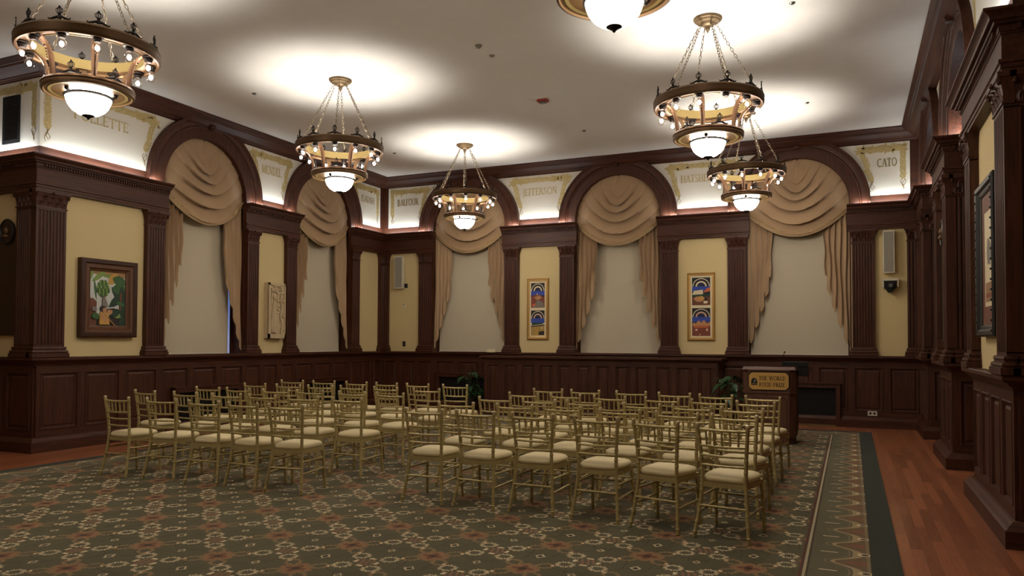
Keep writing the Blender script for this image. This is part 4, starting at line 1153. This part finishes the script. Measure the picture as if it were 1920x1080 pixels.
# gilt double prints: generic night-sky and landscape stand-ins
def print_scene(a0, a1, b0, b1, v):
    w, h = a1-a0, b1-b0
    def T(pts): return [(a0+x*w, b0+y*h) for x, y in pts]
    def half(r0, r1, cy=.68, ry=.31): return T([(.5+.5*r1*cos(t), cy+ry*r1*sin(t)) for t in [pi*i/14 for i in range(15)]] + [(.5+.5*r0*cos(t), cy+ry*r0*sin(t)) for t in [pi-pi*i/14 for i in range(15)]])
    L = [('ink', rect(a0, a1, b0, b1)), ('blue', T([(0,.5),(1,.5),(1,.68),(0,.68)])), ('cream', half(.86, .95)), ('pink' if v % 2 else 'cream', half(.45, .62)), ('navy', half(0.01, .42))]
    if v == 0: L += [('rust', T([(0,0),(1,0),(1,.42),(.7,.5),(.4,.55),(0,.45)])), ('sand', T([(.2,.42),(.6,.5),(.8,.4),(.5,.3)])), ('grey', T([(.1,.02),(.95,.02),(.9,.2),(.5,.33)])), ('orange', T([(.05,.05),(.4,.1),(.3,.18),(.1,.14)])), ('cream', T([(.4,.52),(.45,.6),(.5,.52)]))]
    if v == 1: L += [('cream', T([(0,.38),(1,.44),(1,.5),(0,.5)])), ('dgreen', T([(.05,.4),(.9,.46),(.9,.5),(.1,.52)])), ('wheat', T([(0,0),(1,0),(1,.4),(0,.34)])), ('dbrown', T([(.55,.02),(.98,.02),(.98,.18),(.6,.16)])), ('cream', T(blob(.8,.3,.06,.03,8))), ('ochre', T([(.3,.03),(.5,.03),(.45,.3),(.35,.3)]))]
    if v == 2: L += [('cream', T([(0,.38),(.6,.38),(.6,.56),(.1,.52)])), ('orange', T([(.6,.45),(1,.5),(1,.65),(.8,.6)])), ('dgreen', T([(0,.3),(1,.32),(1,.4),(0,.38)])), ('brown', T([(0,0),(1,0),(1,.3),(0,.3)])), ('sand', T(blob(.4,.22,.28,.1,12,.1,2))), ('ochre', T(blob(.5,.26,.18,.07,10,.1,4))), ('cream', T(blob(.75,.1,.12,.05,8,.2,5))), ('ink', T(blob(.75,.22,.08,.06,8,.2,6)))]
    if v == 3: L += [('sand', T([(0,.38),(.1,.5),(.2,.44),(.35,.56),(.5,.48),(.65,.58),(.8,.46),(1,.5),(1,.34),(0,.34)])), ('rust', T([(0,0),(1,0),(1,.36),(0,.36)])), ('orange', T([(.1,.3),(.9,.3),(.9,.35),(.1,.35)])), ('cream', T(blob(.24,.22,.07,.035,8))), ('cream', T(blob(.82,.22,.05,.05,8))), ('cream', T(blob(.43,.05,.04,.02,8)))]
    return L
for (u0, u1, z0, z1, v, lb) in ((-6.70, -6.18, 1.64, 3.02, 0, 'gilt frame holding two small prints, left of the central window'), (-3.09, -2.53, 1.63, 3.03, 2, 'gilt frame holding two small prints, right of the central window')):
    R, off = frame(FB, u0, u1, z0, z1, [(0, .03), (.012, .04), (.03, .04), (.04, .03), (.05, .032), (.062, .028), (.066, .018)], 'framed_print', lb, 'framed print', 'goldframe', m2=('goldlight', .035))
    R['group'] = 'gilt framed double prints'
    b = MB(); b.box(FB, u0+.064, u1-.064, .005, .019, z0+.064, z1-.064, 'mat'); b.build('mat_board', R).location = off
    a0, a1 = u0+.095, u1-.095; zm = (z0+z1)/2
    for k, (b0, b1) in enumerate(((zm+.03, z1-.10), (z0+.095, zm-.03))): art(FB, R, off, print_scene(a0, a1, b0, b1, v+k), .019)
# dark ornate frame on the right wall
u0, u1, z0, z1 = 7.66, 8.62, 1.66, 3.10
R, off = frame(FR_, u0, u1, z0, z1, [(0, .07), (.015, .085), (.05, .08), (.07, .06), (.09, .055), (.11, .04)], 'framed_print', 'large dark ornate frame with pale print hung by the nearest pilaster', 'framed print', 'ebony')
b = MB()
for i in range(16):
    for uu in (u0+.03, u1-.03): b.ball(FR_(uu, .085, z0+.05+i*(z1-z0-.1)/15), .012, 'ebony', 6, 4)
b.build('bead_carving', R).location = off
b = MB(); b.box(FR_, u0+.10, u1-.10, .005, .035, z0+.10, z1-.10, 'p_brown'); b.build('mat_board', R).location = off
art(FR_, R, off, [('cream', rect(u0+.26, u1-.26, z0+.28, z1-.28)), ('tan', rect(u0+.30, u1-.30, z0+.32, z0+.5)), ('grey', blob((u0+u1)/2, 2.45, .12, .14, 12, .25, 4)), ('rust', rect(u0+.31, u1-.31, z0+.36, z0+.40))], .035)
# stone relief
def relief():
    F = FL; u0, u1, z0, z1 = 11.70, 12.18, 1.645, 2.75; o = F((u0+u1)/2, 0, z0); off = (-o[0], -o[1], -o[2])
    R = empty('stone_relief', o, label='pale carved stone relief of a standing figure among branches, between the left wall windows', cat='relief')
    b = MB(); b.box(F, u0, u1, .0007, .10, z0, z1, 'stone'); t = .04
    for r in ((u0, u1, z0, z0+.09), (u0, u1, z1-.05, z1), (u0, u0+t, z0, z1), (u1-.025, u1, z0, z1)): b.box(F, r[0], r[1], .09, .125, r[2], r[3], 'stone')
    b.build('slab', R).location = off
    b = MB(); W = u1-u0; H = z1-z0
    def C(pts, r, n=.11): b.tube([F(u0+x*W, n, z0+y*H) for x, y, *_ in [(p.x, p.y) for p in curve([(x, y, 0) for x, y in pts], 6)]], r, 'stone', 7)
    C([(.30, .10), (.28, .3), (.30, .5), (.33, .62)], [.05+.015*sin(i/3) for i in range(19)]); C([(.42, .08), (.44, .25), (.40, .45), (.36, .58)], .038); C([(.58, .08), (.55, .25), (.48, .42)], .03)
    b.ball(F(u0+.36*W, .12, z0+.735*H), .048, 'stone', 10, 8, (.8, .9, 1.25)); C([(.36, .6), (.36, .68)], .03)
    C([(.4, .6), (.52, .52), (.66, .49)], .02, .125); C([(.3, .6), (.25, .5), (.4, .46), (.6, .47)], .018, .125)
    C([(.75, .07), (.80, .25), (.70, .40), (.78, .55), (.70, .70), (.78, .85), (.70, .95)], .016, .12)
    for p in ([(.72,.4),(.88,.46),(.9,.38)], [(.76,.55),(.62,.60),(.60,.55)], [(.70,.70),(.86,.74),(.9,.66)], [(.75,.83),(.55,.80),(.40,.86)], [(.74,.3),(.62,.26),(.64,.18)], [(.78,.2),(.9,.24),(.88,.14)], [(.5,.86),(.3,.84),(.16,.88)], [(.7,.92),(.5,.95),(.3,.93)], [(.55,.80),(.5,.70),(.58,.66)], [(.2,.85),(.18,.7),(.14,.6)], [(.1,.4),(.14,.25),(.1,.1)]): C(p, .013, .115)
    for i, (x, y) in enumerate(((.88,.40),(.62,.58),(.88,.68),(.42,.87),(.63,.2),(.86,.16),(.18,.88),(.33,.93),(.58,.67),(.8,.62),(.86,.82),(.66,.88))): b.ball(F(u0+x*W, .115, z0+y*H), .03, 'stone', 8, 5, (.6, 1, .55 if i % 2 else 1.1))
    C([(.22,.52),(.2,.35),(.22,.12)], .014, .125); C([(.37,.5),(.35,.3),(.36,.12)], .010, .145)
    b.build('carving', R, smooth=50).location = off
relief()
# bronze plaques with oval medallion
def plaque(F, uc, z0, z1, hw, label):
    o = F(uc, 0, z0); off = (-o[0], -o[1], -o[2]); R = empty('bronze_plaque', o, label=label, cat='plaque', group='bronze plaques with oval medallions')
    b = MB(); b.box(F, uc-hw, uc+hw, .004, .03, z0, z1, 'plaque')
    for r in ((uc-hw, uc+hw, z0, z0+.03), (uc-hw, uc+hw, z1-.03, z1), (uc-hw, uc-hw+.03, z0, z1), (uc+hw-.03, uc+hw, z0, z1)): b.box(F, r[0], r[1], .004, .045, r[2], r[3], 'plaque')
    b.build('tablet', R).location = off
    b = MB()
    pts = [Vector(F(uc+.145*cos(t), .045, z1-.02+.17*sin(t))) for t in [2*pi*i/28 for i in range(29)]]
    b.prism(F, [(uc+.14*cos(t), z1-.02+.165*sin(t)) for t in [2*pi*i/28 for i in range(28)]], .004, .05, 'plaque'); b.tube(pts, .022, 'ebony', 7)
    b.build('oval_medallion', R, smooth=50).location = off
    b = MB(); b.ball(F(uc, .055, z1-.0), .045, 'copper', 10, 8, (.8, .8, 1.2) if True else None); b.ball(F(uc, .06, z1-.085), .05, 'copper', 10, 6, (.9, .9, .6)); b.build('portrait_bust', R, smooth=60).location = off
plaque(FNL, -11.22, 1.66, 3.19, .365, 'tall bronze plaque with oval medallion on the wall facing the camera')
plaque(FR_, 11.84, 1.62, 3.12, .36, 'bronze plaque seen edge on between side wall pilasters')
# black vent on the frieze
o = FNL(-11.21, 0, 4.46); R = empty('wall_vent', o, label='tall black louvred vent on the cream frieze above the plaque', cat='vent'); off = (-o[0], -o[1], -o[2])
b = MB(); b.box(FNL, -11.40, -11.02, .012, .03, 4.47, 5.17, 'black'); b.build('vent_plate', R).location = off
b = MB()
for i in range(22): b.box(FNL, -11.36, -11.06, .03, .036, 4.52+i*.028, 4.532+i*.028, 'grillebar')
b.build('louvre_slats', R).location = off

# ------------------------------------------------------------------ wall devices
def speaker(u0, u1, z0, z1, label, ang):
    F = FB; uc = (u0+u1)/2; o = F(uc, .1, z0); R = empty('wall_speaker', o, label=label, cat='speaker', group='column wall speakers'); 
    w = (u1-u0)/2; FF = lambda u, n, z: (u, -n, z); h = z1-z0
    R.rotation_euler = (0, 0, ang)
    b = MB(); b.box(FF, -w, w, -.06, .05, 0, h, 'plastic'); b.build('cabinet', R)
    b = MB(); b.box(FF, -w+.018, w-.018, .05, .056, .02, h-.02, 'grey'); b.build('speaker_grille', R)
    b = MB(); b.box(FF, -.03, .03, -.098, -.06, .1, .16, 'black'); b.box(FF, -.03, .03, -.098, -.06, h-.2, h-.14, 'black'); b.build('wall_bracket', R)
speaker(-10.17, -9.95, 2.88, 3.66, 'off white column speaker on yellow wall in the far corner', .12)
speaker(.56, .755, 2.90, 3.69, 'off white column speaker on yellow wall above the security camera', -.05)
b = MB(); b.box(FB, -9.93, -9.88, 0, .06, 2.9, 3.0, 'black'); b.build('junction_box', origin=FB(-9.9, 0, 2.9), label='small black junction box beside the corner speaker', cat='box')
# ptz camera
o = FB(.68, .1, 2.53); R = empty('security_camera', o, label='white and black pan camera on a bracket below the speaker', cat='camera'); off = (-o[0], -o[1], -o[2])
b = MB(); b.box(FB, .56, .80, .0, .16, 2.755, 2.79, 'plastic'); b.box(FB, .545, .565, .04, .16, 2.64, 2.80, 'plastic'); b.box(FB, .795, .815, .04, .16, 2.64, 2.80, 'plastic'); b.build('bracket_housing', R).location = off
b = MB(); b.box(FB, .58, .78, .04, .17, 2.61, 2.75, 'black'); b.prism(FB, [(.60, 2.61), (.76, 2.61), (.72, 2.54), (.64, 2.54)], .05, .16, 'black'); b.build('camera_body', R).location = off
b = MB(); b.tube([FB(.68, .16, 2.67), FB(.68, .21, 2.665)], .05, 'black', 20); b.tube([FB(.68, .21, 2.665), FB(.68, .214, 2.665)], .034, 'steel', 16); b.build('lens', R, smooth=40).location = off
def plate(F, u, z, w, h, m, name, label, cat, det=None):
    R = empty(name, F(u, 0, z), label=label, cat=cat); o = F(u, 0, z); off = (-o[0], -o[1], -o[2])
    b = MB(); b.box(F, u-w/2, u+w/2, 0, .012, z-h/2, z+h/2, m); b.build('cover_plate', R).location = off
    b = MB()
    for du, dz, ww, hh in det or (): b.box(F, u+du-ww/2, u+du+ww/2, .012, .018, z+dz-hh/2, z+dz+hh/2, 'black' if m != 'black' else 'steel')
    if det: b.build('sockets' if cat == 'outlet' else 'control', R).location = off
plate(FB, -9.97, 2.47, .055, .13, 'plastic', 'thermostat', 'small off white thermostat on the wall below the corner speaker', 'thermostat', [(0, .02, .02, .03)])
plate(FB, -9.97, 1.53, .075, .12, 'black', 'light_switch', 'black switch plate low on the corner yellow panel', 'switch', [(0, 0, .02, .05)])
F45 = Fr('F', YB-.035)
plate(F45, .36, .27, .16, .09, 'plastic', 'power_outlet', 'off white double outlet in the wainscot near the corner', 'outlet', [(-.035, 0, .035, .04), (.035, 0, .035, .04)])
# ceiling devices
FC = lambda u, n, z: (u, n, z)
R = empty('fire_alarm', (-4.62, 11.56, ZC), label='red fire alarm strobe fixed to the ceiling', cat='alarm')
b = MB(); b.box(FC, -.085, .085, -.06, .06, -.035, 0, 'red'); b.build('alarm_base', R)
b = MB(); b.box(FC, -.05, .05, -.035, .035, -.06, -.035, 'steel'); b.build('strobe_lens', R)
for i, (x, y, r, lb) in enumerate(((-4.56, 9.07, .05, 'small domed sensor on the ceiling, larger of the pair'), (-4.55, 9.47, .04, 'small ceiling disc just beyond the larger sensor'), (-8.78, 9.4, .035, 'small ceiling sprinkler cap above the MENDEL panel'), (-.6, 9.39, .035, 'small ceiling sprinkler cap nearest the side wall crown'),
                     (-.64, 13.43, .035, 'small ceiling sprinkler cap beyond the big chandelier, before the CATO panel'), (-4.58, 13.57, .035, 'small ceiling sprinkler cap before the central arch'), (-8.83, 13.61, .035, 'small ceiling sprinkler cap near the far left corner'))):
    b = MB(); b.lathe([(0, 0), (r, 0), (r*1.02, -.006), (r*.8, -.014), (r*.6, -.02 if i else -.035), (0, -.022 if i else -.04)], 'steel' if i > 1 else 'grey', 20)
    o = b.build('ceiling_sensor', smooth=40, label=lb, cat='sensor'); o.location = (x, y, ZC)

# ------------------------------------------------------------------ world, camera, view
wd = bpy.data.worlds.new('world'); sc.world = wd; wd.use_nodes = True
wd.node_tree.nodes['Background'].inputs[0].default_value = (.6, .6, .7, 1); wd.node_tree.nodes['Background'].inputs[1].default_value = .01
F_, YAW, PIT, ROL, DY = 1422.174, -.4201, .0263, .0036, 62.66
f = Vector((sin(YAW)*cos(PIT), cos(YAW)*cos(PIT), sin(PIT))); r = Vector((cos(YAW), -sin(YAW), 0)); u = r.cross(f)
r2 = r*cos(ROL)+u*sin(ROL); u2 = -r*sin(ROL)+u*cos(ROL)
cam = bpy.data.cameras.new('camera'); co = bpy.data.objects.new('camera', cam); COL.objects.link(co)
cam.sensor_width = 36; cam.lens = F_/1920*36; cam.shift_y = DY/1920; cam.clip_start = .05
mw = Matrix((r2, u2, -f)).transposed().to_4x4(); mw.translation = (0, 0, 1.6); co.matrix_world = mw
sc.camera = co
sc.view_settings.view_transform = 'Standard'; sc.view_settings.look = 'None'; sc.view_settings.gamma = 1; sc.view_settings.use_curve_mapping = False
sc.view_settings.exposure = .32
sc.cycles.max_bounces = 6; sc.cycles.diffuse_bounces = 4; sc.cycles.glossy_bounces = 3; sc.cycles.transparent_max_bounces = 16
sc.cycles.use_denoising = True; sc.cycles.sample_clamp_indirect = 4
